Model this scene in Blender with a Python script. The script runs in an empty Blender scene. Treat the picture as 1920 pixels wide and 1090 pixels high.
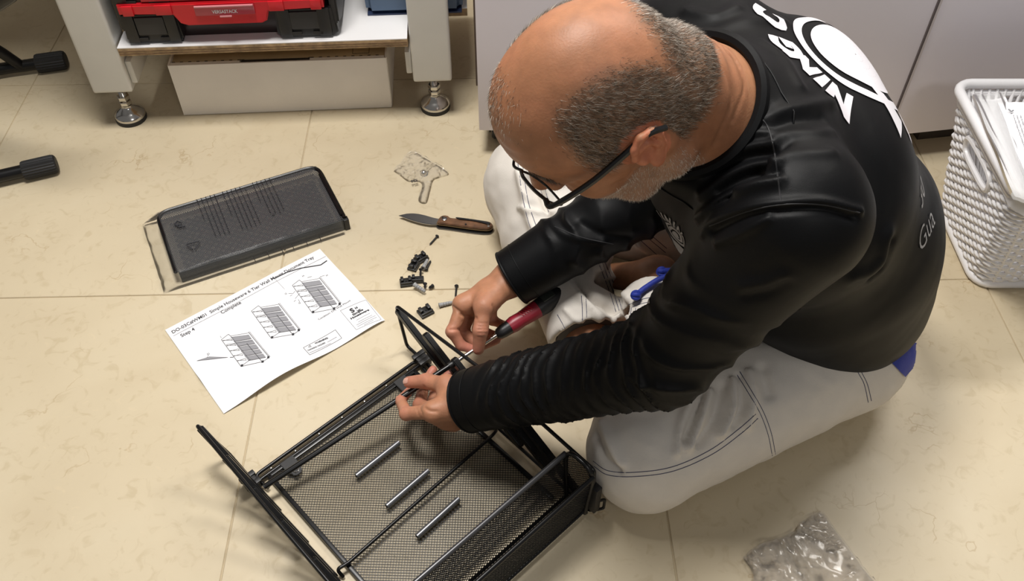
import bpy, bmesh, math, random
import numpy as np
from mathutils import Vector, Matrix, Euler
from mathutils.bvhtree import BVHTree

S = bpy.context.scene
COL = S.collection
R_ = math.radians
# ------------------------------------------------------------------ camera
CAM_H, CAM_TILT, FPX = 1.17, R_(48.5), 1700.0
cam_d = bpy.data.cameras.new('camera'); cam = bpy.data.objects.new('camera', cam_d); COL.objects.link(cam)
cam.location = (0, 0, CAM_H); cam.rotation_euler = (math.pi/2 - CAM_TILT, 0, 0)
cam_d.sensor_fit = 'HORIZONTAL'; cam_d.sensor_width = 36; cam_d.lens = 36*FPX/1920; cam_d.clip_start = .02
S.camera = cam
# ------------------------------------------------------------------ light
S.view_settings.view_transform = 'Standard'; S.view_settings.look = 'None'
S.view_settings.gamma = 1; S.view_settings.use_curve_mapping = False
S.view_settings.exposure = 0.0
W = bpy.data.worlds.new('world'); S.world = W; W.use_nodes = True
W.node_tree.nodes['Background'].inputs[0].default_value = (1.0, .965, .93, 1)
W.node_tree.nodes['Background'].inputs[1].default_value = .155
def area(name, loc, size, power, color, target=None):
    d = bpy.data.lights.new(name, 'AREA'); d.shape = 'RECTANGLE'; d.size, d.size_y = size; d.energy = power; d.color = color
    o = bpy.data.objects.new(name, d); COL.objects.link(o); o.location = loc
    if target: o.rotation_euler = (Vector(target)-Vector(loc)).to_track_quat('-Z', 'Y').to_euler()
    return o
LAMP = (1, .97, .93)
area('ceiling_lamp_main', (-.34, 1.14, 2.55), (.6, .6), 63, LAMP)
area('ceiling_lamp_right', (1.25, 2.0, 2.55), (1.2, .3), 40, LAMP)
area('ceiling_lamp_front', (.9, -1.5, 2.55), (.6, .6), 19, LAMP)

# ------------------------------------------------------------------ projection helpers (photo pixel + height -> place in the room)
cF = np.array([0, math.cos(CAM_TILT), -math.sin(CAM_TILT)]); cU = np.array([0, math.sin(CAM_TILT), math.cos(CAM_TILT)]); cR = np.array([1., 0, 0])
CAMP = np.array([0, 0, CAM_H])
def ray(u, v): return (u-960)/FPX*cR + cF - (v-545)/FPX*cU
def P(u, v, z=0.0):
    d = ray(u, v); return CAMP + d*((z-CAM_H)/d[2])
def PD(u, v, dep): return CAMP + ray(u, v)*dep
def V(p): return Vector([float(x) for x in p])

# ------------------------------------------------------------------ objects
def finish(o, label=None, cat=None, group=None, kind=None):
    if label: o['label'] = label
    if cat: o['category'] = cat
    if group: o['group'] = group
    if kind: o['kind'] = kind
    return o
def empty(name, loc=(0, 0, 0), rz=0, label=None, cat=None, group=None, kind=None):
    o = bpy.data.objects.new(name, None); o.empty_display_size = .05; COL.objects.link(o)
    o.location = V(loc); o.rotation_euler = (0, 0, rz)
    return finish(o, label, cat, group, kind)
def link_mesh(name, me, mat, parent=None):
    if mat is not None and not me.materials: me.materials.append(mat)
    o = bpy.data.objects.new(name, me); COL.objects.link(o)
    if parent is not None: o.parent = parent
    return o
def obj(name, bm, mat, parent=None, smooth=40):
    bmesh.ops.recalc_face_normals(bm, faces=bm.faces)
    me = bpy.data.meshes.new(name); bm.to_mesh(me); bm.free()
    if smooth:
        me.shade_smooth(); me.set_sharp_from_angle(angle=R_(smooth))
    return link_mesh(name, me, mat, parent)
def obj_data(name, verts, faces, mat, parent=None, smooth=0):
    me = bpy.data.meshes.new(name); me.from_pydata([tuple(map(float, v)) for v in verts], [], [tuple(map(int, f)) for f in faces]); me.update()
    if smooth: me.shade_smooth(); me.set_sharp_from_angle(angle=R_(smooth))
    return link_mesh(name, me, mat, parent)
def dup(o, parent=None):
    c = o.copy(); COL.objects.link(c)
    if parent is not None: c.parent = parent
    for ch in list(o.children): dup(ch, c)
    return c

# ------------------------------------------------------------------ bmesh shapes
def bx(bm, size, loc=(0, 0, 0), rot=None, bev=0.0, seg=2):
    t = bmesh.new(); bmesh.ops.create_cube(t, size=1)
    bmesh.ops.scale(t, vec=Vector(size), verts=t.verts)
    if bev: bmesh.ops.bevel(t, geom=list(t.edges), offset=bev, segments=seg, affect='EDGES', profile=.6)
    M = Matrix.Translation(Vector(loc)) @ (rot.to_4x4() if rot is not None else Matrix())
    bmesh.ops.transform(t, matrix=M, verts=t.verts); merge(bm, t)
def merge(bm, t):
    me = bpy.data.meshes.new('tmp'); t.to_mesh(me); t.free(); bm.from_mesh(me); bpy.data.meshes.remove(me)
def tube(bm, pts, r, n=8, closed=False, caps=True, rs=None):
    pts = [V(p) for p in pts]; N = len(pts); rings = []; up = None
    for i, p in enumerate(pts):
        a = pts[(i-1) % N] if (i > 0 or closed) else p; b = pts[(i+1) % N] if (i < N-1 or closed) else p
        d = (b-a).normalized()
        if up is None:
            up = Vector((0, 0, 1)) if abs(d.z) < .9 else Vector((1, 0, 0))
        x = (up - d*up.dot(d)).normalized(); y = d.cross(x); up = x
        rr = rs[i] if rs else r
        rings.append([bm.verts.new(p + (x*math.cos(2*math.pi*k/n) + y*math.sin(2*math.pi*k/n))*rr) for k in range(n)])
    for i in range(N if closed else N-1):
        A, B = rings[i], rings[(i+1) % N]
        for k in range(n): bm.faces.new((A[k], A[(k+1) % n], B[(k+1) % n], B[k]))
    if caps and not closed: bm.faces.new(rings[0][::-1]); bm.faces.new(rings[-1])
def lathe(bm, prof, loc=(0, 0, 0), rot=None, n=24):
    M = Matrix.Translation(Vector(loc)) @ (rot.to_4x4() if rot is not None else Matrix())
    rings = []
    for r, z in prof:
        if r < 1e-6: rings.append([bm.verts.new(M @ Vector((0, 0, z)))])
        else: rings.append([bm.verts.new(M @ Vector((r*math.cos(2*math.pi*k/n), r*math.sin(2*math.pi*k/n), z))) for k in range(n)])
    for A, B in zip(rings, rings[1:]):
        for k in range(n):
            a = A[k % len(A)], A[(k+1) % len(A)]; b = B[k % len(B)], B[(k+1) % len(B)]
            vs = []
            for q in (a[0], a[1], b[1], b[0]):
                if q not in vs: vs.append(q)
            if len(vs) > 2: bm.faces.new(vs)
    if len(rings[0]) > 1: bm.faces.new(rings[0][::-1])
    if len(rings[-1]) > 1: bm.faces.new(rings[-1])
def prism(bm, poly, z0, z1, M=None, bev=0):
    t = bmesh.new(); vs = [t.verts.new((x, y, z0)) for x, y in poly]; f = t.faces.new(vs)
    r = bmesh.ops.extrude_face_region(t, geom=[f]); ev = [e for e in r['geom'] if isinstance(e, bmesh.types.BMVert)]
    bmesh.ops.translate(t, vec=(0, 0, z1-z0), verts=ev)
    if bev:
        bmesh.ops.recalc_face_normals(t, faces=t.faces)
        es = [e for e in t.edges if abs(e.verts[0].co.z-e.verts[1].co.z) < 1e-6]
        bmesh.ops.bevel(t, geom=es, offset=bev, segments=2, affect='EDGES')
    if M is not None: bmesh.ops.transform(t, matrix=M, verts=t.verts)
    merge(bm, t)
def frame_of(p0, p1, up=(0, 0, 1)):
    """matrix with x along p0->p1, z near up, origin p0"""
    x = (V(p1)-V(p0)).normalized(); z = Vector(up); z = (z - x*z.dot(x)).normalized(); y = z.cross(x)
    M = Matrix((x, y, z)).transposed().to_4x4(); M.translation = V(p0); return M
def smooth_path(pts, n=6):
    pts = [np.array(p, float) for p in pts]; out = []
    q = [2*pts[0]-pts[1]] + pts + [2*pts[-1]-pts[-2]]
    for i in range(1, len(q)-2):
        for k in range(n):
            t = k/n; a, b, c, d = q[i-1:i+3]
            out.append(.5*(2*b + (c-a)*t + (2*a-5*b+4*c-d)*t*t + (3*b-a-3*c+d)*t**3))
    out.append(pts[-1]); return out
def round_path(pts, r, n=5, closed=False):
    pts = [np.array(p, float) for p in pts]; out = []; N = len(pts)
    for i, p in enumerate(pts):
        if not closed and i in (0, N-1): out.append(p); continue
        a, b = pts[i-1]-p, pts[(i+1) % N]-p; la, lb = np.linalg.norm(a), np.linalg.norm(b); rr = min(r, la*.48, lb*.48)
        A, B = p + a/la*rr, p + b/lb*rr
        for k in range(n+1):
            t = k/n; out.append((1-t)**2*A + 2*t*(1-t)*p + t*t*B)
    return out

# ------------------------------------------------------------------ materials
def mat(name, color, rough=.5, metal=0., noise=0., nscale=20., bump=0., bscale=200., spec=.5, sheen=0., coat=0., attr=None, sss=0., col2=None, bdist=.001):
    m = bpy.data.materials.new(name); m.use_nodes = True; nt = m.node_tree; N = nt.nodes; L = nt.links
    b = N['Principled BSDF']; b.inputs['Roughness'].default_value = rough; b.inputs['Metallic'].default_value = metal
    b.inputs['Specular IOR Level'].default_value = spec; b.inputs['Base Color'].default_value = (*color, 1)
    if sheen: b.inputs['Sheen Weight'].default_value = sheen
    if coat: b.inputs['Coat Weight'].default_value = coat; b.inputs['Coat Roughness'].default_value = .15
    if sss: b.inputs['Subsurface Weight'].default_value = sss; b.inputs['Subsurface Radius'].default_value = (.012, .004, .002); b.inputs['Subsurface Scale'].default_value = .5
    tc = N.new('ShaderNodeTexCoord')
    src = None
    if attr:
        a = N.new('ShaderNodeAttribute'); a.attribute_name = attr; src = a.outputs['Color']
    if noise or col2:
        nz = N.new('ShaderNodeTexNoise'); nz.inputs['Scale'].default_value = nscale; nz.inputs['Detail'].default_value = 5
        L.new(tc.outputs['Object'], nz.inputs['Vector'])
        mx = N.new('ShaderNodeMix'); mx.data_type = 'RGBA'
        if col2:
            mx.inputs['A'].default_value = (*color, 1); mx.inputs['B'].default_value = (*col2, 1)
            rp = N.new('ShaderNodeValToRGB'); rp.color_ramp.elements[0].position = .38; rp.color_ramp.elements[1].position = .62
            L.new(nz.outputs['Fac'], rp.inputs[0]); L.new(rp.outputs[0], mx.inputs['Factor'])
        else:
            mx.blend_type = 'MULTIPLY'; mx.inputs['Factor'].default_value = 1
            mr = N.new('ShaderNodeMapRange'); mr.inputs[1].default_value = .3; mr.inputs[2].default_value = .7
            mr.inputs[3].default_value = 1-noise; mr.inputs[4].default_value = 1+noise*.4
            L.new(nz.outputs['Fac'], mr.inputs[0]); L.new(mr.outputs[0], mx.inputs['B'])
            if src: L.new(src, mx.inputs['A'])
            else: mx.inputs['A'].default_value = (*color, 1)
        src = mx.outputs['Result']
    if src: L.new(src, b.inputs['Base Color'])
    if bump:
        nz = N.new('ShaderNodeTexNoise'); nz.inputs['Scale'].default_value = bscale; nz.inputs['Detail'].default_value = 4
        L.new(tc.outputs['Object'], nz.inputs['Vector'])
        bp = N.new('ShaderNodeBump'); bp.inputs['Strength'].default_value = bump; bp.inputs['Distance'].default_value = bdist
        L.new(nz.outputs['Fac'], bp.inputs['Height']); L.new(bp.outputs[0], b.inputs['Normal'])
    return m
def film(name, tint=(1, 1, 1), gloss=.25, haze=.04, rough=.08):
    """thin clear plastic: mostly see-through, with a reflecting skin"""
    m = bpy.data.materials.new(name); m.use_nodes = True; nt = m.node_tree; N = nt.nodes; L = nt.links
    out = N['Material Output']; N.remove(N['Principled BSDF'])
    tr = N.new('ShaderNodeBsdfTransparent'); tr.inputs[0].default_value = (*tint, 1)
    gl = N.new('ShaderNodeBsdfGlossy'); gl.inputs['Roughness'].default_value = rough
    df = N.new('ShaderNodeBsdfDiffuse'); df.inputs[0].default_value = (.85, .85, .85, 1)
    lw = N.new('ShaderNodeLayerWeight'); lw.inputs[0].default_value = gloss
    m1 = N.new('ShaderNodeMixShader'); m1.inputs[0].default_value = haze
    L.new(tr.outputs[0], m1.inputs[1]); L.new(df.outputs[0], m1.inputs[2])
    m2 = N.new('ShaderNodeMixShader'); L.new(lw.outputs['Fresnel'], m2.inputs[0]); L.new(m1.outputs[0], m2.inputs[1]); L.new(gl.outputs[0], m2.inputs[2])
    L.new(m2.outputs[0], out.inputs[0]); return m

M_wire = mat('black_powder_coat', (.0045, .0045, .005), .30, spec=.4)
M_mesh = mat('black_mesh_wire', (.006, .006, .0065), .38, spec=.3)
M_black = mat('black_plastic', (.010, .010, .011), .42, bump=.15, bscale=900)
M_rubber = mat('black_rubber', (.014, .014, .015), .6, bump=.3, bscale=600)
M_red = mat('red_plastic', (.62, .012, .022), .35, noise=.1, bump=.1, bscale=500)
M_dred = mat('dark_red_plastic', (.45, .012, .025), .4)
M_blue = mat('slate_blue_plastic', (.075, .13, .22), .4)
M_white_lam = mat('white_laminate', (.80, .79, .79), .3, noise=.04, nscale=8)
M_ply = mat('plywood_edge', (.48, .33, .18), .7, noise=.5, nscale=60, bump=.4, bscale=300)
M_card = mat('white_cardboard', (.87, .83, .78), .75, noise=.06, nscale=9, bump=.2, bscale=400)
M_cardin = mat('kraft_cardboard', (.52, .41, .25), .8, noise=.15, nscale=14)
M_leg = mat('grey_painted_steel', (.66, .65, .61), .35, noise=.03)
M_chrome = mat('polished_steel', (.62, .60, .57), .18, metal=1.)
M_steel = mat('grey_steel', (.30, .30, .31), .3, metal=1., bump=.1, bscale=400)
M_cab = mat('pale_lilac_laminate', (.84, .80, .87), .4, noise=.03, nscale=4)
M_dark = mat('dark_gap', (.02, .018, .016), .7)
M_paper = mat('white_paper', (.80, .80, .82), .7, noise=.02, nscale=30, bump=.1, bscale=150)
M_ink = mat('black_ink', (.03, .03, .035), .7)
M_grey_ink = mat('grey_ink', (.28, .28, .30), .7)
M_anchor = mat('grey_nylon', (.28, .28, .28), .5)
M_rod = mat('grey_zinc_rod', (.24, .245, .26), .3, metal=.8)
M_wood = mat('brown_wood_scale', (.16, .075, .035), .45, noise=.5, nscale=70)
M_basket = mat('white_basket_plastic', (.80, .79, .80), .35, noise=.03)
M_film = film('clear_film', gloss=.3, haze=.05)
M_film2 = film('clear_bag_film', (.99, .99, .99), gloss=.26, haze=.06, rough=.16)
M_filmd = film('thick_clear_film', (.99, .99, .99), gloss=.16, haze=.03, rough=.10)
M_shirt = mat('black_polyester', (.0032, .0034, .0040), .49, spec=.15, bump=.25, bscale=1400, bdist=.0005)
M_print = mat('white_print', (.72, .70, .74), .5)
M_gprint = mat('grey_print', (.32, .31, .31), .55)
M_pants = mat('white_cotton', (.69, .645, .585), .8, noise=.05, nscale=30, bump=.35, bscale=900, sheen=.1)
M_thread = mat('navy_thread', (.035, .04, .10), .7)
M_cord = mat('blue_cord', (.012, .03, .30), .6, bump=.8, bscale=700)
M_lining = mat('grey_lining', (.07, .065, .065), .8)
M_skin = mat('skin', (.5, .27, .17), .50, attr='Col', noise=.18, nscale=60, bump=.4, bscale=420, spec=.4, sss=.12, bdist=.0006)
M_hair = mat('grey_hair', (.1, .08, .06), .5, attr='Col')
M_lens = film('spectacle_lens', (.96, .97, .97), gloss=.12, haze=.0, rough=.02)

# ------------------------------------------------------------------ implicit surface builder
def smin(a, b, k):
    h = np.clip(.5+.5*(b-a)/k, 0, 1); return b+(a-b)*h - k*h*(1-h)
class Field:
    def __init__(s): s.ops = []; s.post = None
    def add(s, fn, lo, hi, k=.01, sub=False): s.ops.append((fn, np.array(lo), np.array(hi), k, sub)); return s
    def cap(s, a, b, ra, rb=None, k=.01, sub=False):
        a = np.array(a, float); b = np.array(b, float); rb = ra if rb is None else rb; ba = b-a; L = ba@ba+1e-12; r = max(ra, rb)
        def fn(p):
            h = np.clip((p-a)@ba/L, 0, 1); return np.linalg.norm(p-a-h[:, None]*ba, axis=1)-(ra+h*(rb-ra))
        return s.add(fn, np.minimum(a, b)-r, np.maximum(a, b)+r, k, sub)
    def chain(s, pts, rs, k=.008):
        for i in range(len(pts)-1): s.cap(pts[i], pts[i+1], rs[i], rs[i+1], k)
        return s
    def ell(s, c, r, R=None, k=.01, sub=False):
        c = np.array(c, float); r = np.array(r, float); R = np.eye(3) if R is None else R; m = r.max()
        def fn(p):
            q = (p-c)@R; k0 = np.linalg.norm(q/r, axis=1); k1 = np.linalg.norm(q/(r*r), axis=1)+1e-9; return k0*(k0-1)/k1
        return s.add(fn, c-m, c+m, k, sub)
    def cut(s, o, n, rad, k=.004, ball=None):
        """take away what lies beyond the plane (o, n) within rad of o (or of ball)"""
        o = np.array(o, float); n = np.array(n, float); n = n/np.linalg.norm(n); c = o if ball is None else np.array(ball, float)
        def fn(p): return np.maximum(-((p-o)@n), np.linalg.norm(p-c, axis=1)-rad)
        return s.add(fn, c-rad, c+rad, k, True)
    def __call__(s, p, margin):
        D = np.full(len(p), 1.0)
        for fn, lo, hi, k, sub in s.ops:
            m = margin+k; q = np.nonzero(np.all((p > lo-m) & (p < hi+m), axis=1))[0]
            if not len(q): continue
            d = fn(p[q])
            D[q] = -smin(-D[q], d, k) if sub else smin(D[q], d, k)
        if s.post is not None: D = s.post(p, D)
        return D
def sdf_mesh(F, lo, hi, vox):
    lo = np.array(lo, float); hi = np.array(hi, float)
    nb = np.ceil((hi-lo)/vox/8).astype(int)+1; n = nb*8; B = 8*vox
    bi = np.stack(np.meshgrid(*[np.arange(x) for x in nb], indexing='ij'), -1).reshape(-1, 3)
    th = B*.87*1.5+.004; marg = th*1.15
    dc = F(lo+(bi*8+3.5)*vox, marg)
    D = np.ones(tuple(n), np.float32)
    act = np.abs(dc) < th
    neg = bi[(dc < 0) & ~act]
    for b in neg: D[b[0]*8:b[0]*8+8, b[1]*8:b[1]*8+8, b[2]*8:b[2]*8+8] = -1
    off = np.stack(np.meshgrid(*[np.arange(8)]*3, indexing='ij'), -1).reshape(-1, 3)
    ab = bi[act]; st = np.array([n[1]*n[2], n[2], 1]); Df = D.reshape(-1); idxs = []
    for c in range(0, len(ab), 600):
        g = (ab[c:c+600, None, :]*8+off[None]).reshape(-1, 3); i = g@st
        Df[i] = F(lo+g*vox, marg); idxs.append(g)
    g = np.concatenate(idxs); g = g[np.all(g < n-2, axis=1) & np.all(g > 1, axis=1)]; i0 = g@st
    co = np.array([[a, b, c] for a in (0, 1) for b in (0, 1) for c in (0, 1)])
    vals = np.stack([Df[i0+o@st] for o in co], 1); sg = vals < 0
    mix = sg.any(1) & ~sg.all(1)
    g, vals, sg, iv = g[mix], vals[mix], sg[mix], i0[mix]
    acc = np.zeros((len(g), 3)); cnt = np.zeros(len(g))
    for a in range(8):
        for b in range(a+1, 8):
            if np.abs(co[a]-co[b]).sum() != 1: continue
            m = sg[:, a] != sg[:, b]
            t = vals[m, a]/(vals[m, a]-vals[m, b])
            acc[m] += co[a]+t[:, None]*(co[b]-co[a]); cnt[m] += 1
    verts = lo+(g+acc/cnt[:, None])*vox
    vid = np.full(Df.shape, -1, np.int32); vid[iv] = np.arange(len(iv))
    faces = []
    for ax in range(3):
        b, c = st[(ax+1) % 3], st[(ax+2) % 3]
        s0 = Df[i0] < 0; s1 = Df[i0+st[ax]] < 0
        for sel, flip in ((s0 & ~s1, False), (~s0 & s1, True)):
            i = i0[sel]; q = np.stack([vid[i], vid[i-b], vid[i-b-c], vid[i-c]], 1); q = q[(q >= 0).all(1)]
            faces.append(q[:, ::-1] if flip else q)
    return verts, np.concatenate(faces)
def vnormals(v, f):
    n = np.cross(v[f[:, 2]]-v[f[:, 0]], v[f[:, 3]]-v[f[:, 1]]); o = np.zeros_like(v)
    for k in range(4): np.add.at(o, f[:, k], n)
    return o/(np.linalg.norm(o, axis=1)[:, None]+1e-12)
def relax(v, f, it=1, lam=.5):
    for _ in range(it):
        a = np.zeros_like(v); c = np.zeros(len(v))
        for k in range(4):
            i, j = f[:, k], f[:, (k+1) % 4]
            np.add.at(a, i, v[j]); np.add.at(a, j, v[i]); np.add.at(c, i, 1); np.add.at(c, j, 1)
        v = v+lam*(a/np.maximum(c, 1)[:, None]-v)
    return v
def mk_bvh(v, f): return BVHTree.FromPolygons([tuple(x) for x in v], [tuple(int(y) for y in x) for x in f])
def cast(bvh, u, v):
    d = V(ray(u, v)).normalized(); h = bvh.ray_cast(V(CAMP), d); return None if h[0] is None else np.array(h[0])
def cast_line(bvh, px, n=10):
    out = []
    for q in smooth_path([np.array([*p, 0.]) for p in px], n):
        h = cast(bvh, q[0], q[1])
        if h is not None: out.append(h)
    return np.array(out)
def seg_dist(v, line):
    D = np.full(len(v), 9.)
    lo, hi = line.min(0)-.04, line.max(0)+.04; q = np.nonzero(np.all((v > lo) & (v < hi), axis=1))[0]
    if not len(q): return D
    d = np.full(len(q), 9.); p = v[q]
    for a, b in zip(line, line[1:]):
        ba = b-a; L = ba@ba+1e-12
        if L > .03**2: continue
        h = np.clip((p-a)@ba/L, 0, 1); d = np.minimum(d, np.linalg.norm(p-a-h[:, None]*ba, axis=1))
    D[q] = d; return D
def sculpt(v, f, folds, gain=1.):
    """folds: (pixel polyline, amplitude m, width m): raised or sunk ridges on the surface"""
    bvh = mk_bvh(v, f); n = vnormals(v, f); off = np.zeros(len(v))
    for px, amp, wid in folds:
        amp *= gain
        L = cast_line(bvh, px)
        if len(L) < 2: continue
        s = np.linspace(-1, 1, len(L)); d = np.full(len(v), 9.)
        d = seg_dist(v, L); off += amp*np.exp(-(d/wid)**2)
    return v+n*off[:, None]
def quad_obj(name, v, f, matl, parent=None, col=None):
    me = bpy.data.meshes.new(name); me.vertices.add(len(v)); me.vertices.foreach_set('co', v.astype(np.float32).ravel())
    me.loops.add(f.size); me.loops.foreach_set('vertex_index', f.astype(np.int32).ravel())
    me.polygons.add(len(f)); me.polygons.foreach_set('loop_start', np.arange(len(f), dtype=np.int32)*4)
    me.update(calc_edges=True); me.validate(); me.shade_smooth()
    if col is not None:
        a = me.color_attributes.new('Col', 'FLOAT_COLOR', 'POINT'); a.data.foreach_set('color', np.c_[col, np.ones(len(col))].astype(np.float32).ravel())
    return link_mesh(name, me, matl, parent)
def lines_obj(name, bvh, polys, r, matl, parent, lift=.0003, n=8):
    bm = bmesh.new()
    for px in polys:
        L = cast_line(bvh, px, n)
        if len(L) < 2: continue
        run = [L[0]]
        for p in L[1:]:
            if np.linalg.norm(p-run[-1]) > .05:
                if len(run) > 1: tube(bm, run, r, 5)
                run = []
            if not run or np.linalg.norm(p-run[-1]) > .0015: run.append(p)
        if len(run) > 1: tube(bm, run, r, 5)
    return obj(name, bm, matl, parent)
def wob(p, f, seed, rot=0):
    """smooth pseudo noise in [-1, 1]"""
    r = np.random.default_rng(seed); o = np.zeros(len(p))
    for k in range(5):
        w = r.normal(size=3); w = w/np.linalg.norm(w)*f*(.6+.5*k); w2 = r.normal(size=3)*f*.5
        o += np.sin(p@w*6.283+r.uniform(0, 6.28)+1.4*np.sin(p@w2*6.283+r.uniform(0, 6.28)))/(1+.4*k)
    return o/3.0

# ================================================================== SETTING
def floor_mat():
    m = bpy.data.materials.new('beige_stone_tile'); m.use_nodes = True; nt = m.node_tree; N = nt.nodes; L = nt.links
    b = N['Principled BSDF']; b.inputs['Specular IOR Level'].default_value = .45
    tc = N.new('ShaderNodeTexCoord'); ge = N.new('ShaderNodeNewGeometry')
    def noise(scale, det=4, dist=0.):
        n = N.new('ShaderNodeTexNoise'); n.inputs['Scale'].default_value = scale; n.inputs['Detail'].default_value = det; n.inputs['Distortion'].default_value = dist
        L.new(ge.outputs['Position'], n.inputs['Vector']); return n.outputs['Fac']
    def ramp(src, stops):
        r = N.new('ShaderNodeValToRGB'); e = r.color_ramp.elements
        while len(e) < len(stops): e.new(.5)
        for x, (p, c) in zip(e, stops): x.position = p; x.color = (*c, 1)
        L.new(src, r.inputs[0]); return r.outputs[0]
    def mul(a, bb, f=1.):
        x = N.new('ShaderNodeMix'); x.data_type = 'RGBA'; x.blend_type = 'MULTIPLY'; x.inputs['Factor'].default_value = f
        L.new(a, x.inputs['A']); L.new(bb, x.inputs['B']); return x.outputs['Result']
    base = ramp(noise(3.2, 6, .6), [(.3, (.540, .450, .305)), (.5, (.585, .497, .345)), (.7, (.605, .522, .375))])
    fine = ramp(noise(38, 5, 1.5), [(.30, (.90, .88, .84)), (.45, (1, 1, 1)), (.66, (1.0, 1.0, 1.0)), (.76, (1.05, 1.04, 1.03))])
    vo = N.new('ShaderNodeTexVoronoi'); vo.feature = 'DISTANCE_TO_EDGE'; vo.inputs['Scale'].default_value = 5.0
    mp = N.new('ShaderNodeVectorMath'); mp.operation = 'ADD'; nz = N.new('ShaderNodeTexNoise'); nz.inputs['Scale'].default_value = 6; nz.inputs['Detail'].default_value = 5
    L.new(ge.outputs['Position'], nz.inputs['Vector']); sc = N.new('ShaderNodeVectorMath'); sc.operation = 'SCALE'; sc.inputs[3].default_value = .45
    L.new(nz.outputs['Color'], sc.inputs[0]); L.new(ge.outputs['Position'], mp.inputs[0]); L.new(sc.outputs[0], mp.inputs[1]); L.new(mp.outputs[0], vo.inputs['Vector'])
    crack = ramp(vo.outputs['Distance'], [(0, (.80, .74, .66)), (.012, (1, 1, 1))])
    gate = ramp(noise(9, 3), [(.56, (0, 0, 0)), (.64, (1, 1, 1))])
    x = N.new('ShaderNodeMix'); x.data_type = 'RGBA'; x.blend_type = 'MULTIPLY'; L.new(gate, x.inputs['Factor']); L.new(mul(base, fine), x.inputs['A']); L.new(crack, x.inputs['B'])
    L.new(x.outputs['Result'], b.inputs['Base Color'])
    rr = N.new('ShaderNodeMapRange'); rr.inputs[3].default_value = .36; rr.inputs[4].default_value = .52
    L.new(noise(16, 4), rr.inputs[0]); L.new(rr.outputs[0], b.inputs['Roughness'])
    bp = N.new('ShaderNodeBump'); bp.inputs['Strength'].default_value = .25; bp.inputs['Distance'].default_value = .0012
    L.new(noise(30, 6, 1.2), bp.inputs['Height']); L.new(bp.outputs[0], b.inputs['Normal'])
    return m
M_tile = floor_mat()
M_grout = mat('tan_grout', (.50, .41, .27), .8, noise=.15)
bm = bmesh.new(); bx(bm, (4.4, 3.4, .04), (0, 1.2, -.0218)); floor = obj('floor', bm, M_grout, smooth=0); floor['kind'] = 'structure'
TS, TG, TR = .613, .0022, R_(1.5)
bm = bmesh.new(); bx(bm, (TS-TG, TS-TG, .03), (0, 0, -.015), bev=.0009, seg=1)
tile_me = bpy.data.meshes.new('tile'); bm.to_mesh(tile_me); bm.free(); tile_me.materials.append(M_tile)
for i in range(-3, 4):
    for j in range(-2, 3):
        o = bpy.data.objects.new('tile', tile_me); COL.objects.link(o); o.parent = floor
        x, y = (i+.5)*TS, (j+.5)*TS
        o.location = (-.405+x*math.cos(TR)-y*math.sin(TR), 1.03+x*math.sin(TR)+y*math.cos(TR), 0); o.rotation_euler.z = TR
bm = bmesh.new(); bx(bm, (4.4, .08, 2.7), (0, 2.34, 1.31)); o = obj('wall_back', bm, mat('cream_wall_paint', (.55, .50, .43), .8, noise=.04)); o['kind'] = 'structure'

# ================================================================== BENCH
BO = np.array([-.785, 1.474, 0]); BA = R_(3.4); bex = np.array([math.cos(BA), math.sin(BA), 0]); bey = np.array([-math.sin(BA), math.cos(BA), 0])
def Bp(x, y, z): return BO+bex*x+bey*y+np.array([0, 0, z])
bench = empty('workbench', BO, BA, 'grey steel workbench on levelling feet with a plywood lower shelf', 'workbench')
LX, LY = .628, .62
def leg(x, y):
    bm = bmesh.new(); bx(bm, (.077, .058, .75), (x, y+.029, .09+.375), bev=.006, seg=3); l = obj('leg', bm, M_leg, bench)
    bm = bmesh.new(); bx(bm, (.066, .048, .002), (x, y+.029, .0895)); obj('end_cap', bm, M_black, l)
    f = bmesh.new(); c = (x, y+.037, 0)
    lathe(f, [(.0305, .0), (.031, .002), (.031, .009), (.029, .0095)], c, n=32); pad = obj('rubber_pad', f, M_rubber, l)
    f = bmesh.new()
    lathe(f, [(.0305, .0095), (.031, .013), (.0295, .0165), (.022, .023), (.013, .030), (.0105, .033), (.0105, .036), (.008, .037)], c, n=40); obj('foot_cone', f, M_chrome, l)
    f = bmesh.new()
    lathe(f, [(.0115, .0375), (.0125, .0385), (.0125, .0455), (.0115, .0465)], c, n=6); lathe(f, [(.0065, .046), (.0065, .05)], c, n=12)
    lathe(f, [(.0115, .05), (.0125, .051), (.0125, .058), (.0115, .059)], c, n=6); obj('lock_nut', f, M_chrome, l, 25)
    f = bmesh.new(); prof = [(.0068, .057)]
    for k in range(12): prof += [(.0072, .059+k*.0026), (.0063, .0603+k*.0026)]
    prof += [(.0068, .092)]
    lathe(f, prof, c, n=14); obj('threaded_stem', f, M_chrome, l, 25)
for x in (0, LX):
    for y in (0, LY): leg(x, y)
bm = bmesh.new(); bx(bm, (LX+1.04, .80, .03), (LX/2-.46, .418, .855), bev=.004); obj('worktop', bm, M_white_lam, bench)
SZ = .178                                               # underside of the shelf
bm = bmesh.new(); bx(bm, (LX-.084, .70, .016), (LX/2, .35-.006, SZ+.008)); bx(bm, (.06, .50, .016), (-.050, .345, SZ+.008)); bx(bm, (.06, .50, .016), (LX+.045, .345, SZ+.008))
sh = obj('shelf', bm, M_ply, bench)
bm = bmesh.new(); bx(bm, (LX-.084, .70, .0016), (LX/2, .35-.006, SZ+.0168)); bx(bm, (.06, .50, .0016), (-.050, .345, SZ+.0168)); bx(bm, (.06, .50, .0016), (LX+.045, .345, SZ+.0168)); obj('laminate_top', bm, M_white_lam, sh)
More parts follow.
